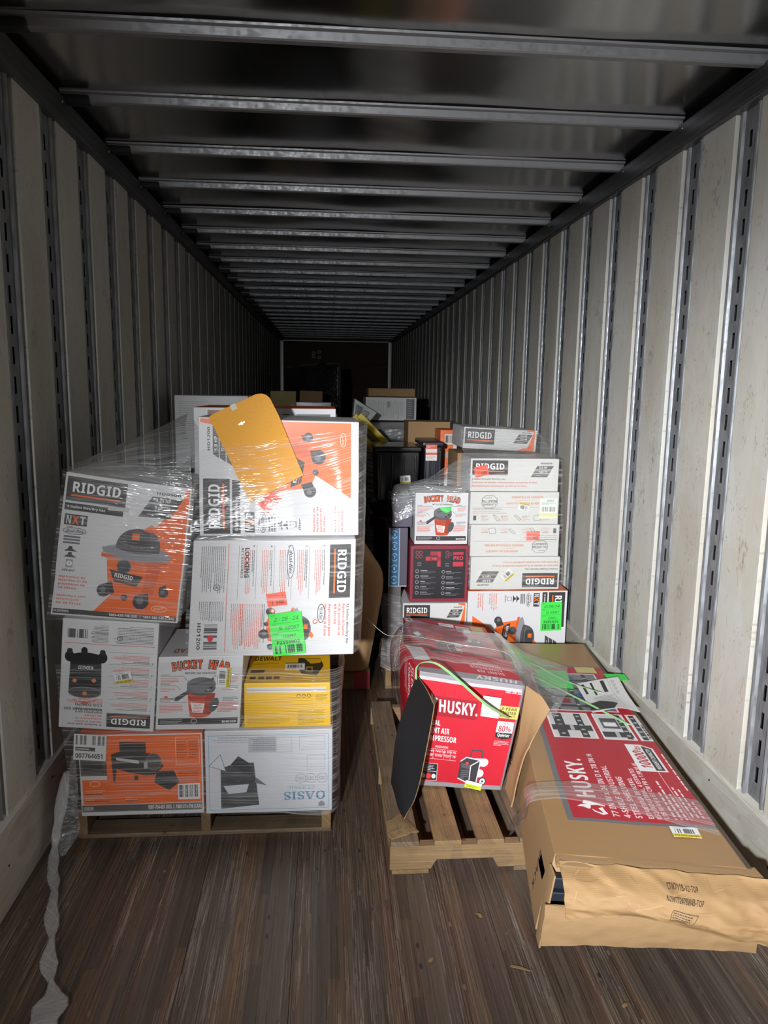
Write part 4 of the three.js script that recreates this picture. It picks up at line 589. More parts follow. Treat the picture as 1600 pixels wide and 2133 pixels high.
const hs = mesh('hand_slot', bevelBox(0.07, 0.014, 0.006, 0.003), S({ color: new THREE.Color(0.6, 0.58, 0.56), roughness: 0.7 }), c0900.g); hs.position.set(0.03, 0.405, 0.2035); hs.rotation.z = -0.1;
const c1200 = crate('vacuum_carton', 'white and orange vacuum carton lying sideways behind the manila envelope', 'box', quad([-0.662, 1.173], [-0.103, 1.176], [-0.105, 1.578], [-0.659, 1.591], -2.62, 0.42), { pz: m1200 }, { bulge: 0.004, rough: 0.003 });
const st = stick(c1200.front, 'orange_sticker', 0.44, 0.3, 0.072, 0.05, -0.75 + Math.PI / 2, orangeStick, 0.006);
{ // envelope
  const sh = new THREE.Shape(); const P = [[-0.619, 1.589], [-0.601, 1.552], [-0.484, 1.297], [-0.299, 1.393], [-0.383, 1.6], [-0.405, 1.643]]; P.forEach(([x, y], i) => (i ? sh.lineTo(x, y) : sh.moveTo(x, y))); sh.quadraticCurveTo(-0.42, 1.682, -0.462, 1.669); sh.lineTo(-0.6, 1.604); sh.quadraticCurveTo(-0.615, 1.597, -0.619, 1.589);
  const g = thing('manila_envelope', 'golden manila clasp envelope slipped under the film', 'envelope', [-0.46, 1.297, -2.612]);
  const e = new THREE.ExtrudeGeometry(sh, { depth: 0.0016, bevelEnabled: true, bevelSize: 0.0006, bevelThickness: 0.0006, bevelSegments: 1 }); e.translate(0.46, -1.297, 0.0025);
  const [c, k] = cv(256, 256); k.fillStyle = '#f0a61e'; k.fillRect(0, 0, 256, 256); reseed(9); for (let i = 0; i < 1500; i++) { k.fillStyle = `rgba(${rnd() < 0.5 ? '200,126,14' : '250,190,60'},.12)`; k.fillRect(rnd() * 256, rnd() * 256, rr(1, 10), rr(1, 3)); }
  mesh('envelope_body', e, S({ map: tex(c, true, [3, 3]), roughness: 0.6 }), g);
  const cl = mesh('clasp', mergeGeometries([bevelBox(0.024, 0.006, 0.002, 0.0008), bevelBox(0.006, 0.012, 0.0025, 0.0008)].map((q) => { q.clearGroups(); return q; })), S({ color: new THREE.Color(0.85, 0.7, 0.35), roughness: 0.25, metalness: 1 }), g); cl.position.set(-0.048, 0.274, 0.0062); cl.rotation.z = 0.45;
  const tp = mesh('paper_seal', bevelBox(0.02, 0.02, 0.0012, 0.0004), S({ color: new THREE.Color(0.75, 0.68, 0.55), roughness: 0.6 }), g); tp.position.set(-0.075, 0.329, 0.0055); tp.rotation.z = 0.45;
}
// behind them on the same pallet
const mB6 = pm(art(900, 640, WH, (g, h) => { R(g, 0, 0, 100, h, WH); logo(g, 72, 4, 24, 22); R(g, 62, 4, 5, 30, DK); T(g, '12', 63, 6, 3, 3, '#ddd'); R(g, 45, 6, 11, 9, INK); R(g, 46, 7, 9, 7, WH); poly(g, [[10, 2], [34, 2], [42, 24], [10, 24]], '#7a4a35'); L(g, 10, 34, 60, 8, 4, '#777', 0.7); }));
crate('vacuum_carton', 'white carton with an orange lid rising just behind the envelope carton', 'box', corners(-0.752, -0.18, 1.195, 1.612, -3.07, 0.4), { pz: mB6, py: orangeSide });
crate('plain_carton', 'plain brown carton hidden behind the yellow carton, lower of two', 'box', corners(-0.76, -0.2, 0.125, 0.655, -3.12, 0.55), { base: cardMat });
crate('plain_carton', 'plain brown carton hidden behind the instruction-side carton, upper of two', 'box', corners(-0.76, -0.2, 0.662, 1.187, -3.12, 0.55), { base: cardMat });

// ----- far right stack by the wall -----
reseed(301);
const mWA = pm(art(1024, 378, '#d3d1cb', wdFront(0, false))), mWB = pm(art(1024, 378, '#d3d1cb', wdSide)), mWB2 = pm(art(1024, 378, '#d3d1cb', wdSide, 180)), mWA2 = pm(art(1024, 378, '#d3d1cb', wdFront(0, false), 180));
const mWO = pm(art(768, 360, '#d6d4d0', wdFront(0, true))), mWT = pm(art(768, 230, '#d6d4d0', wdFront(0, true, true)));
const WD = [[0.575, 1.073, 1.142, 1.325, mWA, 'topmost of the four flat white vacuum cartons, orange sticker over its black logo'], [0.58, 1.083, 0.957, 1.139, mWB, 'second flat white carton from the top, with a badge print and pale barcode label'], [0.588, 1.095, 0.772, 0.954, mWB2, 'third flat white carton down, printed upside down, with an orange sticker'], [0.595, 1.108, 0.58, 0.769, mWA2, 'lowest of the four flat white cartons, upside-down black logo at its right']];
const wd = WD.map(([x0, x1, y0, y1, m, l], i) => crate('portable_vacuum_carton', l, 'box', corners(x0, x1, y0, y1, -4.05, 0.3), { pz: m }, { group: 'flat white vacuum cartons stacked by the wall' }));
stick(wd[0].front, 'orange_sticker', 0.12, 0.62, 0.076, 0.058, 0.22, orangeStick, 0.005);
stick(wd[1].front, 'barcode_sticker', 0.6, 0.55, 0.062, 0.044, -0.2 + Math.PI, barStick, 0.005, 'white and yellow barcode sticker'); stick(wd[1].front, 'barcode_label', 0.88, 0.5, 0.1, 0.115, 0, stickMat(art(200, 230, '#e2e4da', (g, h) => { T(g, '470317', 40, 8, 40, 12, '#5a8a74'); L(g, 10, 26, 80, 2, 6, '#5a8a74', 2); bars(g, 12, 48, 76, 28, '#666'); R(g, 0, 84, 100, 20, '#e4dc9a'); })), 0.005, 'pale barcode label');
stick(wd[2].front, 'orange_sticker', 0.7, 0.66, 0.076, 0.052, 0.03, orangeStick, 0.005); stick(wd[3].front, 'barcode_sticker', 0.41, 0.45, 0.066, 0.05, 0.75, barStick, 0.005, 'white and yellow barcode sticker');
const cR = crate('vacuum_carton', 'white vacuum carton on its side at the stack foot, with a green tag', 'box', corners(0.585, 1.163, 0.13, 0.571, -4.05, 0.42), { pz: m1200R, py: orangeSide }, { bulge: 0.004 });
stick(cR.front, 'green_tag', 0.84, 0.66, 0.122, 0.17, 0.02, green('P2557674', '2/28/24', 'SL 60067', '133497'), 0.007, 'bright green handwritten load tag');
const mBucket2 = pm(art(512, 512, WH, bucket));
const cB2 = crate('bucket_vacuum_carton', 'square white carton with arched orange lettering, standing on the black and red carton', 'box', corners(0.272, 0.57, 0.842, 1.133, -4.05, 0.3), { pz: mBucket2 });
{ const gs = mesh('green_sticker', patch([[[-0.03, 0.01, 0], [0.03, 0.016, 0.003]], [[-0.026, -0.004, 0.002], [0.03, 0.0, 0.01]], [[0.0, -0.02, 0.006], [0.02, -0.014, 0.014]]], 6, 5, { thick: 0.0008 }), S({ color: new THREE.Color(0.06, 0.62, 0.1), roughness: 0.5, side: THREE.DoubleSide }), cB2.g); gs.position.set(0.02, 0.2, 0.156); }
crate('tool_carton', 'black and red carton with rows of small white icons', 'box', corners(0.248, 0.575, 0.518, 0.838, -4.02, 0.3), { pz: pm(art(640, 620, '#1f1d21', proSide)), base: PH({ color: hex('#8d2336'), roughness: 0.45, clearcoat: 0.3 }) });
crate('portable_vacuum_carton', 'short white carton with a black logo block under the black and red carton', 'box', corners(0.213, 0.578, 0.335, 0.508, -4.03, 0.3), { pz: mWO });
crate('plain_carton', 'plain brown carton at the bottom, hidden behind the rear compressor carton', 'box', corners(0.215, 0.575, 0.125, 0.333, -4.04, 0.3), { base: cardMat });
crate('vacuum_carton', 'narrow white carton end with black logo and orange corner, topping the wall-side stack', 'box', corners(0.588, 1.03, 1.345, 1.472, -4.38, 0.4, { roll: -0.045 }), { pz: mWT });
crate('plain_carton', 'plain brown carton column hidden behind the flat white cartons', 'box', corners(0.56, 1.08, 0.58, 1.325, -4.385, 0.35), { base: cardMat });
const mBlue = pm(art(256, 600, '#5b5666', (g, h) => { R(g, 0, 0, 100, h, '#57525f'); R(g, 0, 0, 8, h, '#c9c7cc'); R(g, 8, 6, 46, h - 12, '#2e6f9e'); R(g, 54, 0, 5, h, '#b9bcc4'); for (let k = 0; k < 5; k++) { const y = 26 + k * 45; g.strokeStyle = '#b9dcf0'; g.lineWidth = 3; g.beginPath(); g.arc(31, y, 15, 0.5, 2.6); g.stroke(); g.beginPath(); g.arc(31, y, 15, 3.6, 5.8); g.stroke(); T(g, ['S', 'E', 'T', 'M', '•'][k], 26, y - 6, 10, 12, '#d9eef8'); } R(g, 0, h - 5, 100, 5, '#c9c7cc'); }));
crate('icon_carton', 'slim grey carton with a blue strip of white circle icons', 'box', corners(0.132, 0.24, 0.588, 0.928, -4.09, 0.3), { pz: mBlue, base: PH({ color: hex('#57525f'), roughness: 0.4, clearcoat: 0.5 }) });
crate('plain_carton', 'grey-violet carton in film above the blue-striped one', 'box', corners(0.15, 0.265, 0.931, 1.1, -4.1, 0.28), { base: PH({ color: new THREE.Color(0.13, 0.12, 0.16), roughness: 0.35, clearcoat: 0.6 }) });
crate('plain_carton', 'dark grey carton in film, standing under the blue-striped one', 'box', corners(0.135, 0.21, 0.125, 0.585, -4.12, 0.3), { base: PH({ color: new THREE.Color(0.16, 0.15, 0.14), roughness: 0.4, clearcoat: 0.5 }) });

// ----- middle: totes, bin, sawhorse -----
reseed(401);
const navy = PH({ color: new THREE.Color(0.012, 0.014, 0.022), roughness: 0.35, clearcoat: 0.4, clearcoatRoughness: 0.2 }), coal = PH({ color: new THREE.Color(0.014, 0.013, 0.013), roughness: 0.3, clearcoat: 0.5, clearcoatRoughness: 0.15 });
function tote(label, x0, x1, y0, y1, z, d, mat) {
  const w = x1 - x0, h = y1 - y0, g = thing('storage_tote', label, 'tote', [(x0 + x1) / 2, y0, z - d / 2]), t = 0.92;
  mesh('tub', hexa([[-w / 2 * t, 0, d / 2 * t], [w / 2 * t, 0, d / 2 * t], [w / 2, h - 0.03, d / 2], [-w / 2, h - 0.03, d / 2], [-w / 2 * t, 0, -d / 2 * t], [w / 2 * t, 0, -d / 2 * t], [w / 2, h - 0.03, -d / 2], [-w / 2, h - 0.03, -d / 2]], { r: 0.012 }), mat, g);
  at(mesh('lid', bevelBox(w + 0.02, 0.032, d + 0.02, 0.01), mat, g), 0, h - 0.014, 0);
  for (let i = 0; i < 4; i++) { const r = at(mesh('rib', bevelBox(0.012, h * 0.8, 0.014, 0.004), mat, g), -w / 2 * 0.8 + i * w * 0.8 / 3, h * 0.45, d / 2 * 0.965); r.rotation.x = 0.06; }
  return g;
}
const t1 = tote('black plastic storage tote with a barcode sticker under film', 0.09, 0.362, 1.0, 1.342, -4.6, 0.4, coal);
{ const m = at(mesh('barcode_sticker', new THREE.BoxGeometry(0.066, 0.05, 0.0012), barStick, t1), 0.045, 0.14, 0.2135); m.rotation.set(-0.045, 0, 0.07); }
const t2 = tote('navy storage tote with a red and white sticker, beside the orange carton', 0.386, 0.5, 1.0, 1.375, -4.6, 0.4, navy);
{ const m = at(mesh('red_sticker', new THREE.BoxGeometry(0.07, 0.1, 0.0012), redStick, t2), -0.012, 0.31, 0.2165); }
{
  const g = thing('wheeled_bin', 'glossy black round bin in the dark gap between the two stacks', 'bin', [0.3, 0.122, -4.82]);
  const prof = [[0, 0.02], [0.17, 0.02], [0.19, 0.06], [0.21, 0.68], [0.232, 0.69], [0.232, 0.73], [0.215, 0.73], [0.215, 0.79], [0.235, 0.8], [0.235, 0.84], [0.2, 0.865], [0, 0.87]].map((p) => new THREE.Vector2(...p));
  mesh('bin_body', new THREE.LatheGeometry(prof, 32), coal, g);
  const band = mesh('red_band', new THREE.TorusGeometry(0.221, 0.012, 8, 32), PH({ color: new THREE.Color(0.22, 0.01, 0.03), roughness: 0.2, clearcoat: 1 }), g); band.rotation.x = Math.PI / 2; band.position.y = 0.76;
}
crate('tool_carton', 'orange and white carton corner with a barcode, right of the navy tote', 'box', corners(0.545, 0.66, 1.02, 1.43, -4.98, 0.26), { pz: pm(art(300, 600, '#d9d3c8', (g, h) => { poly(g, [[0, 0], [100, 0], [22, h * 0.92], [0, h * 0.92]], OR); R(g, 26, 14, 52, 34, '#ddd6cc'); bars(g, 30, 18, 44, 24); ell(g, 40, 82, 22, 10, '#b9a08c'); L(g, 8, 30, 10, 20, 6, '#f3c9a4', 1.4); })), base: orangeSide });
crate('plain_carton', 'reddish brown carton edge peeking above the navy tote', 'box', corners(0.36, 0.66, 1.02, 1.47, -5.28, 0.3), { base: cardMat });
crate('plain_carton', 'tall brown carton hidden beneath the orange and white one', 'box', corners(0.54, 0.95, 0.002, 1.015, -5.2, 0.5), { base: cardMat });
{
  const g = thing('folding_sawhorse', 'yellow metal sawhorse folded flat and slanting under film', 'sawhorse', [0.15, 1.215, -5.12]), ym = PH({ color: new THREE.Color(0.72, 0.53, 0.012), roughness: 0.4, clearcoat: 0.4 });
  for (const [dx, dy, dz, l] of [[0.0, 0.05, 0, 0.42], [-0.03, 0.045, -0.06, 0.42], [-0.075, 0.0, 0.0, 0.36]]) { const m = at(mesh('rail', bevelBox(0.042, l, 0.05, 0.006), ym, g), dx, 0.105 + dy, dz); m.rotation.z = 0.78; }
}
// ----- far load -----
const greyWrap = PH({ color: new THREE.Color(0.24, 0.235, 0.23), roughness: 0.35, clearcoat: 0.6, clearcoatRoughness: 0.2, bumpMap: wrinkle, bumpScale: 0.02 });
const blackWrap = PH({ color: new THREE.Color(0.012, 0.012, 0.014), roughness: 0.22, clearcoat: 1, clearcoatRoughness: 0.12, bumpMap: wrinkle, bumpScale: 0.008 });
crate('wrapped_load', 'grey film-wrapped pallet load behind the sawhorse and totes', 'load', corners(0.1, 1.05, 0.002, 1.385, -5.85, 1.9), { base: greyWrap }, { bulge: 0.012, rough: 0.01 });
const mList = pm(art(700, 320, '#cfcdca', (g, h) => { for (let k = 0; k < 34; k++) R(g, 4 + k * 2.1, 5 + (k % 5), 0.5, h - 12 - (k % 7), '#8d8a88'); R(g, 80, 3, 16, h - 6, '#4d4b4c'); L(g, 82, 6, 10, 10, 3.6, '#bbb', 1); R(g, 42, 8, 6, 12, '#8d8a88'); }));
crate('long_carton', 'white carton with columns of print, far back behind the sawhorse', 'box', corners(0.147, 0.622, 1.405, 1.618, -7.0, 0.5), { pz: mList });
crate('plain_carton', 'flat brown carton lying on the far white carton', 'box', corners(0.173, 0.607, 1.625, 1.7, -7.02, 0.45), { base: cardMat });
crate('tipped_carton', 'white and green carton tipped over beside the far white one', 'box', quad([0.0, 1.4], [0.13, 1.4], [0.205, 1.495], [0.018, 1.612], -6.3, 0.3), { pz: pm(art(400, 260, '#bfc0bc', (g, h) => { R(g, 8, 10, 34, 30, '#2f3038'); R(g, 46, 14, 30, 24, '#5d6f4a'); L(g, 48, 20, 24, 3, 6, '#dfe3d5', 2); })) });
crate('wrapped_load', 'dark brown wrapped pallet load seen along the aisle behind the near stack', 'load', [[-1.03, 0.135, -4.08], [0.0, 0.135, -4.06], [-0.03, 1.15, -4.06], [-1.03, 1.15, -4.08], [-1.03, 0.135, -5.1], [0.02, 0.135, -5.1], [0.0, 1.15, -5.1], [-1.03, 1.15, -5.1]], { base: PH({ color: new THREE.Color(0.27, 0.2, 0.14), roughness: 0.4, clearcoat: 0.5, bumpMap: wrinkle, bumpScale: 0.01 }) }, { bulge: 0.045, rough: 0.01, n: 8 });
{ const g = thing('cardboard_sheet', 'brown cardboard sheet bowing out into the aisle from the far wrapped load', 'cardboard', [0, 0.13, -4.0]);
  const rows = [[0.002, 0.02], [0.17, 0.05], [0.37, 0.085], [0.48, 0.1], [0.575, 0.088], [0.67, 0.03], [0.78, -0.04]].map(([y, x]) => [[-0.13, y, 0], [x - 0.05, y, 0.012], [x, y, -0.03]]);
  mesh('sheet', patch(rows, 10, 40, { thick: 0.004, amp: 0.004, freq: 12 }), [cardMat, cardMat, cardMat], g); }
crate('plain_carton', 'pale grey carton next to the wall posts, behind the near stack', 'box', corners(-1.125, -0.69, 1.2, 1.64, -4.6, 0.45, { yaw: 0.05 }), { pz: pm(art(500, 500, '#c9c8c8', (g, h) => { L(g, 6, 8, 40, 14, 3, '#9a999b', 0.8); for (let k = 0; k < 12; k++) R(g, 56 + k * 3, 10, 0.8, 40, '#a5a4a6'); })) });
crate('wrapped_load', 'dark wrapped pallet load under the far yellow and brown cartons', 'load', corners(-1.0, -0.1, 0.01, 1.43, -7.9, 2.0), { base: PH({ color: new THREE.Color(0.12, 0.12, 0.125), roughness: 0.4, clearcoat: 0.5 }) }, { bulge: 0.02, rough: 0.02 });
crate('plain_carton', 'small yellow carton far back, left of a small brown one', 'box', corners(-0.877, -0.575, 1.475, 1.652, -9.0, 0.4), { base: PH({ color: new THREE.Color(0.42, 0.3, 0.05), roughness: 0.5, clearcoat: 0.4 }) });
crate('plain_carton', 'small brown carton far back before the black wrapped load', 'box', corners(-0.535, -0.265, 1.475, 1.658, -9.0, 0.4, { roll: -0.02 }), { base: cardMat });
crate('plain_carton', 'shiny grey carton below the small far brown one', 'box', corners(-0.535, -0.165, 1.46, 1.545, -8.0, 0.45), { base: PH({ color: new THREE.Color(0.4, 0.4, 0.42), roughness: 0.25, clearcoat: 0.8 }) });
crate('wrapped_load', 'tall load wrapped in shiny black film before the bulkhead', 'load', [[-0.84, 0, -11.2], [-0.05, 0, -11], [-0.05, 2.04, -11], [-0.81, 1.98, -11.2], [-0.84, 0, -12.2], [0.0, 0, -12.2], [0.02, 2.09, -12.2], [-0.84, 1.99, -12.2]], { base: blackWrap }, { bulge: 0.03, rough: 0.03, n: 8 });

// ----- near right: compressors and the long shelving carton -----
reseed(501);
const HRm = PH({ color: hex(HR), roughness: 0.42, clearcoat: 0.35, clearcoatRoughness: 0.25 });
const c1 = crate('compressor_carton', 'crushed red compressor carton with its front flaps hanging open', 'box', [[0.148, 0.132, -2.745], [0.476, 0.132, -2.69], [0.556, 0.562, -2.7], [0.145, 0.615, -2.735], [0.11, 0.132, -3.06], [0.5, 0.132, -3.0], [0.55, 0.575, -2.95], [0.1, 0.61, -3.08]], { pz: pm(art(1024, 1130, HR, compFront)), nx: pm(art(400, 640, HR, compSide)), py: pm(art(700, 400, HR, compTop)), base: HRm }, { rough: 0.004, bulge: 0.006, n: 6 });
const loc = (g, p) => [p[0] - g.position.x, p[1] - g.position.y, p[2] - g.position.z], net = (g, rows) => rows.map((r) => r.map((p) => loc(g, p)));
const flapInk = S({ color: new THREE.Color(0.012, 0.012, 0.014), roughness: 0.45 });
mesh('flap', patch(net(c1.g, [[[0.03, 0.205, -2.65], [0.05, 0.156, -2.55], [0.066, 0.145, -2.5]], [[0.058, 0.394, -2.7], [0.1, 0.33, -2.6], [0.121, 0.254, -2.52]], [[0.132, 0.606, -2.725], [0.16, 0.58, -2.65], [0.181, 0.547, -2.58]]]), 10, 16, { thick: 0.004, amp: 0.004, freq: 9 }), [flapInk, cardMat, cardMat], c1.g).userData.label = 'open front flap, black inside';
mesh('flap', patch(net(c1.g, [[[0.481, 0.15, -2.675], [0.484, 0.143, -2.61], [0.483, 0.139, -2.565]], [[0.535, 0.373, -2.69], [0.54, 0.36, -2.63], [0.533, 0.35, -2.58]], [[0.556, 0.57, -2.695], [0.6, 0.548, -2.64], [0.623, 0.513, -2.6]]]), 10, 16, { thick: 0.005, amp: 0.006, freq: 12 }), [cardMat, cardMat, cardMat], c1.g).userData.label = 'open front flap, bare brown cardboard';
stick(c1.front, 'paper_label', 0.83, 0.74, 0.07, 0.085, -0.1, stickMat(art(160, 200, '#dcd9d5', (g, h) => { L(g, 10, 12, 60, 8, 13, '#7a7876', 2); }))  , 0.012); stick(c1.front, 'barcode_sticker', 0.66, 0.05, 0.066, 0.03, -0.2, stickMat(art(192, 90, '#dcd9d5', (g, h) => { R(g, 0, h * 0.45, 100, h * 0.55, '#c9d82a'); L(g, 8, h * 0.6, 80, 2, 8, '#7a8414', 3); })), 0.012, 'white and lime sticker');
const c2 = crate('compressor_carton', 'red compressor carton behind the crushed one, picture side up', 'box', [[0.165, 0.131, -3.14], [0.56, 0.131, -3.05], [0.562, 0.535, -3.04], [0.175, 0.56, -3.14], [0.17, 0.131, -3.58], [0.57, 0.131, -3.5], [0.56, 0.545, -3.48], [0.165, 0.57, -3.58]], { py: pm(art(800, 620, '#bb1a2d', compPanel)), base: HRm, nx: HRm }, { rough: 0.004, n: 6 });
stick(c2.top, 'orange_sticker', 0.16, 0.42, 0.075, 0.06, 0.2, orangeStick, 0.008);

const mShelf = PH({ map: tex(art(2048, 594, '#b08a5c', shelfTop, -90)), roughness: 0.42, clearcoat: 0.3, clearcoatRoughness: 0.25, bumpMap: cardBump, bumpScale: 0.0008 });
const mBlack = S({ map: tex(art(1024, 120, '#a5835b', (g, h) => { g.save(); g.translate(91.5, 4.2); g.rotate(Math.PI / 2); T(g, 'BLACK', 0, -1.5, 6, 1.6, INK); g.restore(); }, 0)), roughness: 0.78, bumpMap: cardBump, bumpScale: 0.0012 });
const LC = [[0.397, 0.13, -1.93], [1.0, 0.13, -1.88], [1.02, 0.333, -1.88], [0.465, 0.333, -1.985], [0.74, 0.13, -3.84], [1.2, 0.13, -3.82], [1.2, 0.333, -3.82], [0.74, 0.333, -3.85]];
const lb = crate('shelving_carton', 'long brown and red shelving carton lying along the wall with a torn near end', 'box', LC, { py: mShelf, nx: mBlack, base: cardMat }, { rough: 0.004, n: 8, bulge: 0.004 });
const lg = lb.g;
mesh('side_panel', hexa(net(lg, [[[0.388, 0.128, -1.858], [0.394, 0.128, -1.858], [0.447, 0.31, -1.915], [0.441, 0.31, -1.915], [0.394, 0.128, -1.91], [0.4, 0.128, -1.91], [0.452, 0.31, -1.975], [0.446, 0.31, -1.975]]])[0], { n: 3, r: 0.0015, rough: 0.002 }), cardMat, lg);
mesh('tray_front', patch(net(lg, [[[0.39, 0.129, -1.865], [0.6, 0.129, -1.85], [0.8, 0.129, -1.83], [1.0, 0.129, -1.8]], [[0.398, 0.19, -1.868], [0.6, 0.186, -1.846], [0.8, 0.182, -1.826], [1.0, 0.178, -1.803]], [[0.408, 0.25, -1.875], [0.6, 0.242, -1.86], [0.8, 0.236, -1.84], [1.0, 0.226, -1.81]]]), 50, 14, { thick: 0.006, amp: 0.004, freq: 14, ru: 2, crease: 0.004 }), [cardMat, cardMat, cardMat], lg).userData.label = 'inner tray front under the torn flap';
const flapC = art(1024, 220, '#a9855a', (g, h) => { for (let k = 0; k < 40; k++) { g.strokeStyle = `rgba(${rnd() < 0.5 ? '120,88,52' : '214,178,130'},.35)`; g.lineWidth = rr(0.1, 0.4); g.beginPath(); const x = rr(0, 100), y = rr(0, h); g.moveTo(x, y); g.lineTo(x + rr(-12, 12), y + rr(-4, 4)); g.stroke(); } T(g, 'CTW711B-V2-TOP', 42, 3.6, 14.5, 1.7, '#3a2d20'); T(g, 'N2W772478W4B-TOP', 41, 7.2, 18, 1.7, '#3a2d20'); g.strokeStyle = '#3a2d20'; g.lineWidth = 0.25; g.strokeRect(45.5, 11.5, 12.5, 4.6); L(g, 46.2, 12.2, 11, 4, 0.95, '#4a3a2a', 0.4); });
const flapM = S({ map: tex(flapC), roughness: 0.7, bumpMap: cardBump, bumpScale: 0.0012 });
mesh('torn_flap', patch(net(lg, [
  [[0.457, 0.228, -1.85], [0.569, 0.243, -1.83], [0.69, 0.25, -1.8], [0.784, 0.232, -1.775], [0.92, 0.214, -1.745], [1.04, 0.196, -1.725]],
  [[0.454, 0.262, -1.855], [0.575, 0.27, -1.825], [0.7, 0.272, -1.795], [0.8, 0.258, -1.765], [0.93, 0.246, -1.74], [1.045, 0.232, -1.72]],
  [[0.455, 0.308, -1.885], [0.59, 0.314, -1.85], [0.72, 0.312, -1.82], [0.83, 0.306, -1.795], [0.95, 0.3, -1.775], [1.05, 0.292, -1.755]],
  [[0.461, 0.3365, -1.95], [0.6, 0.339, -1.92], [0.74, 0.339, -1.89], [0.85, 0.339, -1.868], [0.95, 0.338, -1.85], [1.045, 0.338, -1.83]]]), 90, 30, { thick: 0.004, amp: 0.004, freq: 16, s: 8, crease: 0.011 }), [flapM, cardMat, cardMat], lg).userData.label = 'crumpled printed end flap';
// steel uprights packed inside, seen where the end has torn open
const upright = S({ color: new THREE.Color(0.03, 0.034, 0.048), roughness: 0.4, metalness: 0.3 });
for (const [y, z] of [[0.188, -1.898], [0.232, -1.898], [0.276, -1.902]]) { const m = mesh('shelf_upright', bevelBox(0.54, 0.036, 0.03, 0.005), upright, lg); m.position.set(...loc(lg, [0.705, y, z])); m.rotation.y = -0.17; }
mesh('top_lip', hexa(net(lg, [[[0.452, 0.324, -1.935], [1.03, 0.324, -1.825], [1.03, 0.333, -1.825], [0.452, 0.333, -1.935], [0.47, 0.324, -1.995], [1.03, 0.324, -1.89], [1.03, 0.333, -1.89], [0.47, 0.333, -1.995]]])[0], { n: 3, r: 0.0015, rough: 0.002 }), cardMat, lg);
{ // the hand hole is cut through the side wall
  const body = lg.children.find((o) => o.name === 'box_body'), A = new Brush(body.geometry, body.material), h = bevelBox(0.1, 0.03, 0.09, 0.006); h.clearGroups();
  const cut = cardMat.clone(), B = new Brush(h, cut); B.position.set(...loc(lg, [0.455, 0.24, -2.06])); B.rotation.set(0, -0.1, 0); A.updateMatrixWorld(); B.updateMatrixWorld();
  const ev = new Evaluator(); ev.attributes = ['position', 'normal', 'uv']; const out = ev.evaluate(A, B, SUBTRACTION); body.geometry = out.geometry; body.material = out.material; out.geometry.groups = out.geometry.groups.filter((q) => out.material[q.materialIndex] !== cut); // one sheet thick: no pocket walls
}
stick(lb.top, 'barcode_sticker', 0.74, 0.085, 0.085, 0.055, 0.02, barStick, 0.006, 'white and yellow barcode sticker');
stick(lb.top, 'green_tag', 0.8, 0.77, 0.1, 0.08, 0.1, S({ color: new THREE.Color(0.05, 0.7, 0.09), roughness: 0.5 }), 0.006, 'bright green tag');
stick(lb.top, 'green_tag', 0.26, 0.735, 0.15, 0.22, 0.05, S({ color: new THREE.Color(0.05, 0.7, 0.09), roughness: 0.5 }), 0.006, 'bright green tag under milky film');
{ const g = thing('paper_sheet', 'curled printed paper sheet on the long carton beside the scuff plate', 'paper', [1.03, 0.343, -3.08]);
  const pc = art(400, 520, '#dcdad6', (g, h) => { for (const [x, y, w, k] of [[10, 8, 6, 40], [30, 8, 5, 50], [54, 6, 9, 46]]) { R(g, x, y, w, k, '#33302f'); } L(g, 20, 66, 50, 8, 5, '#777', 1.4); for (let k = 0; k < 4; k++) { ell(g, 82, 14 + k * 14, 3, 3, null, '#777', 1); L(g, 76, 21 + k * 14, 12, 1, 1, '#777', 1); } R(g, 72, 0, 0.8, h * 0.9, '#999'); poly(g, [[0, 90], [30, 84], [60, 104], [40, 128], [0, 122]], '#2f2c2e'); });
  mesh('sheet', patch([[[-0.12, 0.01, 0.17], [0, 0.026, 0.165], [0.085, 0.012, 0.18]], [[-0.1, 0.004, 0.02], [0.0, 0.012, 0.0], [0.1, 0.02, 0.0]], [[-0.085, 0.006, -0.15], [0.02, 0.02, -0.16], [0.125, 0.03, -0.17]]], 14, 16, { thick: 0.0008 }), [S({ map: tex(pc), roughness: 0.5, side: THREE.DoubleSide }), paperWhite, paperWhite], g); }
// strapping
const strapM = PH({ color: new THREE.Color(0.36, 0.72, 0.3), roughness: 0.35, clearcoat: 0.4 }), strapPale = PH({ color: new THREE.Color(0.62, 0.68, 0.56), roughness: 0.35, clearcoat: 0.4 });
function strap(label, pts, side, mat, w = 0.014) { const o = pts[0], m = mesh(numbered('plastic_strap'), ribbon(pts.map((p) => p.map((v, k) => v - o[k])), side, w, 0.0012, 50), [mat, mat, mat]); m.position.set(...o); scene.add(m); return tag(m, label, 'strap', 'loose plastic strapping'); }
strap('pale plastic strap springing into the aisle from between the two red cartons', [[-0.035, 0.681, -3.2], [0.05, 0.62, -3.16], [0.14, 0.63, -3.12], [0.35, 0.612, -3.05], [0.55, 0.588, -3.0], [0.6, 0.5, -2.98]], [0, 0.3, 1], strapPale, 0.011);
strap('green plastic strap looping across the front of the crushed red carton', [[0.128, 0.58, -2.72], [0.135, 0.645, -2.725], [0.19, 0.668, -2.69], [0.254, 0.636, -2.65], [0.36, 0.551, -2.6], [0.42, 0.505, -2.61], [0.482, 0.455, -2.65]], [0.35, 0.5, 0.6], strapM);
strap('green plastic strap lying on the long carton, nearer the paper sheet', [[0.6, 0.42, -3.3], [0.78, 0.37, -3.456], [0.9, 0.366, -3.226], [1.0, 0.378, -3.058]], [1, 0, 0.5], strapM, 0.02);
strap('green plastic strap slanting over the shelf pictures of the long carton', [[0.6, 0.42, -3.2], [0.752, 0.362, -3.308], [0.886, 0.362, -3.047], [1.024, 0.348, -2.801]], [1, 0, 0.5], strapM, 0.02);

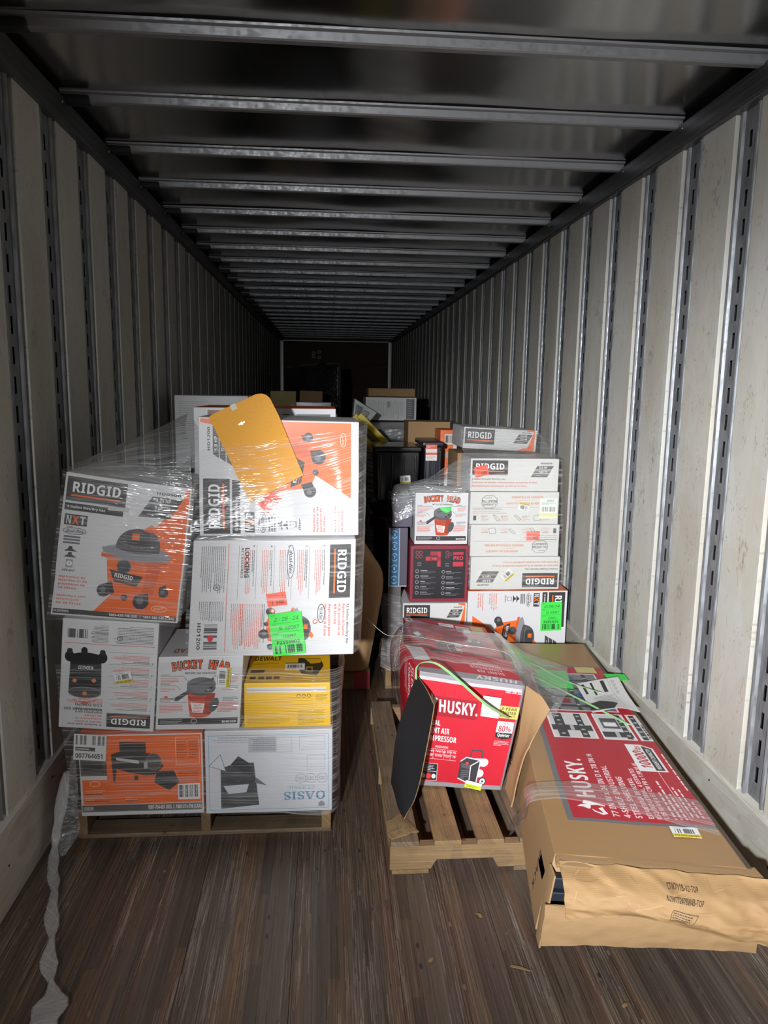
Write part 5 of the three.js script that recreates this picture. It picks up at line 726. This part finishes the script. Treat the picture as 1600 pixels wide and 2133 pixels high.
// ---------- stretch film ----------
function wrap(label, sheets, category = 'plastic film') { const g = thing('stretch_film', label, category, sheets[0].o ?? [0, 0, 0]); for (const s of sheets) mesh('film_sheet', patch(s.net.map((r) => r.map((p) => loc(g, p))), s.nu ?? 40, s.nv ?? 20, { amp: s.amp ?? 0.004, freq: s.freq ?? 14, ru: s.ru ?? 1, rv: s.rv ?? 1, s: s.s ?? 3 }), s.mat ?? filmClear, g); return g; }
wrap('clear stretch film round the near left stack, pulled tight over the envelope', [
  { o: [-0.66, 0.2, -2.55], nu: 60, nv: 30, amp: 0.003, ru: 2, rv: 2, net: [[[-1.14, 0.135, -2.592], [-0.9, 0.135, -2.59], [-0.66, 0.135, -2.586], [-0.42, 0.13, -2.584], [-0.182, 0.13, -2.586], [-0.176, 0.14, -2.9]], [[-1.16, 0.45, -2.592], [-0.9, 0.45, -2.588], [-0.66, 0.45, -2.588], [-0.42, 0.45, -2.586], [-0.18, 0.45, -2.586], [-0.174, 0.45, -2.9]], [[-1.17, 0.72, -2.588], [-0.92, 0.72, -2.585], [-0.68, 0.72, -2.58], [-0.42, 0.7, -2.57], [-0.17, 0.7, -2.575], [-0.16, 0.7, -2.9]]] },
  { nu: 50, nv: 40, amp: 0.003, ru: 1.5, rv: 2, mat: filmTight, net: [[[-0.715, 0.76, -2.565], [-0.55, 0.76, -2.562], [-0.35, 0.76, -2.562], [-0.11, 0.76, -2.565], [-0.1, 0.76, -2.95]], [[-0.69, 1.16, -2.56], [-0.55, 1.17, -2.57], [-0.35, 1.17, -2.57], [-0.1, 1.17, -2.57], [-0.088, 1.17, -2.95]], [[-0.672, 1.3, -2.59], [-0.5, 1.33, -2.595], [-0.35, 1.35, -2.595], [-0.095, 1.43, -2.6], [-0.09, 1.45, -2.95]], [[-0.681, 1.47, -2.605], [-0.58, 1.495, -2.595], [-0.416, 1.512, -2.592], [-0.097, 1.565, -2.606], [-0.09, 1.57, -2.95]]] },
  { nu: 30, nv: 40, amp: 0.003, ru: 1, rv: 1.5, net: [[[-1.17, 0.9, -2.535], [-0.95, 0.89, -2.53], [-0.722, 0.87, -2.535]], [[-1.13, 1.16, -2.535], [-0.92, 1.14, -2.53], [-0.685, 1.12, -2.535]], [[-1.09, 1.41, -2.54], [-0.88, 1.38, -2.535], [-0.664, 1.35, -2.545]]] },
  { nu: 40, nv: 24, amp: 0.006, freq: 10, mat: filmMilky, ru: 1, rv: 1.4, net: [[[-1.09, 1.41, -2.55], [-0.88, 1.385, -2.55], [-0.675, 1.352, -2.56]], [[-1.1, 1.415, -2.62], [-0.9, 1.45, -2.62], [-0.69, 1.48, -2.62]], [[-1.09, 1.42, -2.72], [-0.95, 1.49, -2.75], [-0.735, 1.55, -2.8]], [[-1.05, 1.42, -2.92], [-0.93, 1.5, -2.95], [-0.765, 1.585, -3.04]]] },
]);
wrap('clear stretch film veil over the tall white carton stack by the wall', [
  { o: [0.6, 1.2, -4.1], nu: 40, nv: 24, amp: 0.006, mat: filmMilky, net: [[[0.567, 1.33, -4.035], [0.8, 1.335, -4.03], [1.08, 1.33, -4.035]], [[0.55, 1.37, -4.2], [0.8, 1.38, -4.2], [1.085, 1.355, -4.2]], [[0.567, 1.475, -4.365], [0.8, 1.485, -4.355], [1.04, 1.455, -4.365]]] },
  { nu: 40, nv: 30, amp: 0.008, mat: filmMilky, net: [[[0.16, 0.96, -4.07], [0.25, 1.0, -4.06], [0.268, 1.0, -4.04]], [[0.15, 1.156, -4.1], [0.36, 1.16, -4.1], [0.57, 1.15, -4.035]], [[0.3, 1.175, -4.2], [0.45, 1.23, -4.15], [0.567, 1.25, -4.04]], [[0.4, 1.2, -4.3], [0.515, 1.306, -4.15], [0.57, 1.34, -4.06]]] },
  { nu: 30, nv: 40, amp: 0.003, net: [[[0.58, 0.58, -4.03], [0.85, 0.58, -4.026], [1.125, 0.58, -4.03]], [[0.57, 0.95, -4.03], [0.83, 0.95, -4.026], [1.105, 0.95, -4.03]], [[0.563, 1.325, -4.03], [0.82, 1.325, -4.026], [1.085, 1.325, -4.03]]] },
  { nu: 24, nv: 40, amp: 0.012, freq: 9, mat: filmMilky, net: [[[0.09, 0.14, -4.02], [0.15, 0.13, -3.97], [0.21, 0.16, -3.95]], [[0.1, 0.3, -4.08], [0.15, 0.3, -4.02], [0.2, 0.33, -4.0]], [[0.085, 0.55, -4.1], [0.14, 0.55, -4.06], [0.205, 0.55, -4.01]]] },
]);
wrap('milky stretch film draped from the red cartons over the long carton', [
  { o: [0.7, 0.4, -3.1], nu: 30, nv: 24, amp: 0.008, mat: filmMilky, net: [[[0.575, 0.53, -2.9], [0.66, 0.4, -2.86], [0.72, 0.352, -2.85]], [[0.58, 0.57, -3.1], [0.72, 0.43, -3.1], [0.86, 0.365, -3.1]], [[0.58, 0.55, -3.45], [0.76, 0.42, -3.45], [0.97, 0.36, -3.42]]] },
  { nu: 40, nv: 16, amp: 0.008, net: [[[0.09, 0.4, -2.8], [0.1, 0.625, -2.82], [0.35, 0.625, -2.78], [0.57, 0.585, -2.75]], [[0.07, 0.4, -3.1], [0.085, 0.64, -3.1], [0.35, 0.63, -3.02], [0.58, 0.6, -2.97]], [[0.14, 0.35, -3.4], [0.15, 0.6, -3.4], [0.35, 0.59, -3.35], [0.59, 0.575, -3.3]]] },
]);
wrap('band of stretch film pulled across the red print and near edge of the long carton', [
  { o: [0.6, 0.3, -2.3], nu: 50, nv: 10, amp: 0.004, freq: 20, mat: filmBand, ru: 0.6, rv: 1, net: [[[0.43, 0.14, -2.38], [0.452, 0.25, -2.28], [0.478, 0.345, -2.26], [0.7, 0.346, -2.22], [1.0, 0.346, -2.03]], [[0.44, 0.14, -2.42], [0.462, 0.25, -2.33], [0.484, 0.35, -2.31], [0.7, 0.348, -2.29], [1.02, 0.348, -2.13]], [[0.45, 0.14, -2.46], [0.472, 0.25, -2.38], [0.49, 0.345, -2.36], [0.7, 0.346, -2.36], [1.03, 0.346, -2.23]]] },
]);
{ // loose tail: a hanging pouch, then a twisted rope of film along the floor
  const g = thing('stretch_film', 'twisted tail of stretch film trailing along the floor by the scuff plate', 'plastic film', [-1.12, 0, -2.3]);
  mesh('film_sheet', patch(net(g, [[[-1.14, 0.36, -2.62], [-1.12, 0.36, -2.606]], [[-1.17, 0.2, -2.585], [-1.122, 0.19, -2.6]], [[-1.195, 0.06, -2.57], [-1.118, 0.08, -2.58]], [[-1.19, 0.012, -2.52], [-1.15, 0.02, -2.53]]]), 12, 30, { amp: 0.008, freq: 24 }), filmMilky, g);
  const C = new THREE.CatmullRomCurve3([[-1.16, 0.3, -2.61], [-1.185, 0.15, -2.585], [-1.195, 0.045, -2.55], [-1.165, 0.024, -2.44], [-1.125, 0.024, -2.34], [-1.095, 0.024, -2.23], [-1.055, 0.026, -2.12], [-1.03, 0.024, -2.02], [-1.0, 0.02, -1.95], [-0.97, 0.02, -1.88], [-0.965, 0.018, -1.8], [-0.95, 0.016, -1.68]].map((p) => V(loc(g, p))));
  const n = 220, m = 14, pos = [], uv = [], ind = [], fr = C.computeFrenetFrames(n), up = new THREE.Vector3(0, 1, 0);
  for (let i = 0; i <= n; i++) {
    const t = i / n, p = C.getPoint(t), T_ = C.getTangent(t), b = new THREE.Vector3().crossVectors(T_, Math.abs(T_.y) > 0.9 ? new THREE.Vector3(0, 0, 1) : up).normalize(), u = new THREE.Vector3().crossVectors(b, T_).normalize();
    const end = t > 0.8 ? (t - 0.8) / 0.2 : 0, pinch = Math.abs(Math.sin(t * 17)), w = 0.009 + 0.012 * pinch + 0.03 * Math.sin(Math.PI * Math.min(1, end)), hgt = 0.006 + 0.006 * (1 - pinch) + 0.004 * end;
    for (let k = 0; k <= m; k++) { const a = k / m * Math.PI * 2 + t * 30 * (1 - end), rr_ = 1 + 0.22 * Math.sin(a * 2 + t * 40) + 0.08 * noise(i * 0.2, k * 0.7); const q = p.clone().addScaledVector(b, Math.cos(a) * w * rr_).addScaledVector(u, Math.sin(a) * hgt * rr_); const py = Math.max(q.y, 0.002); pos.push(q.x, py, q.z); uv.push(t * 5, k / m); }
  }
  for (let i = 0; i < n; i++) for (let k = 0; k < m; k++) { const a = i * (m + 1) + k, b = a + m + 1; ind.push(a, a + 1, b + 1, a, b + 1, b); }
  const q = new THREE.BufferGeometry(); q.setAttribute('position', new THREE.Float32BufferAttribute(pos, 3)); q.setAttribute('uv', new THREE.Float32BufferAttribute(uv, 2)); q.setIndex(ind); q.computeVertexNormals();
  mesh('film_twist', q, filmDense, g);
}
// scraps on the floor
reseed(601);
{ const sp = thing('wood_splinter', 'short pale wood splinter on the floor below the torn carton', 'splinter', [0.36, 0.003, -1.93]); const m = mesh('splinter', patch([[[-0.03, 0, 0.004], [0, 0.003, 0.006], [0.03, 0, 0.002]], [[-0.03, 0, -0.004], [0, 0.003, -0.003], [0.03, 0, -0.001]]], 8, 2, { thick: 0.002 }), [woodMats[1], woodMats[1], woodMats[1]], sp); m.rotation.y = -0.4; }
for (const [x, z, a, l] of [[0.1, -1.98, 0.9, 'tiny wood chip on the floor before the gapped pallet'], [0.28, -2.16, 2.2, 'curled wood chip on the floor between pallet and torn carton'], [0.62, -1.78, 0.5, 'thin wood chip on the floor in front of the torn carton']]) {
  const g = thing('wood_chip', l, 'wood chip', [x, 0.003, z]); const m = mesh('chip', patch([[[-0.014, 0, 0.004], [0, 0.004, 0.007], [0.014, 0, 0.002]], [[-0.012, 0, -0.004], [0, 0.003, -0.004], [0.015, 0, -0.002]]], 6, 2, { thick: 0.0015 }), [woodMats[1], woodMats[1], woodMats[1]], g); m.rotation.y = a;
}
renderer.render(scene, camera);
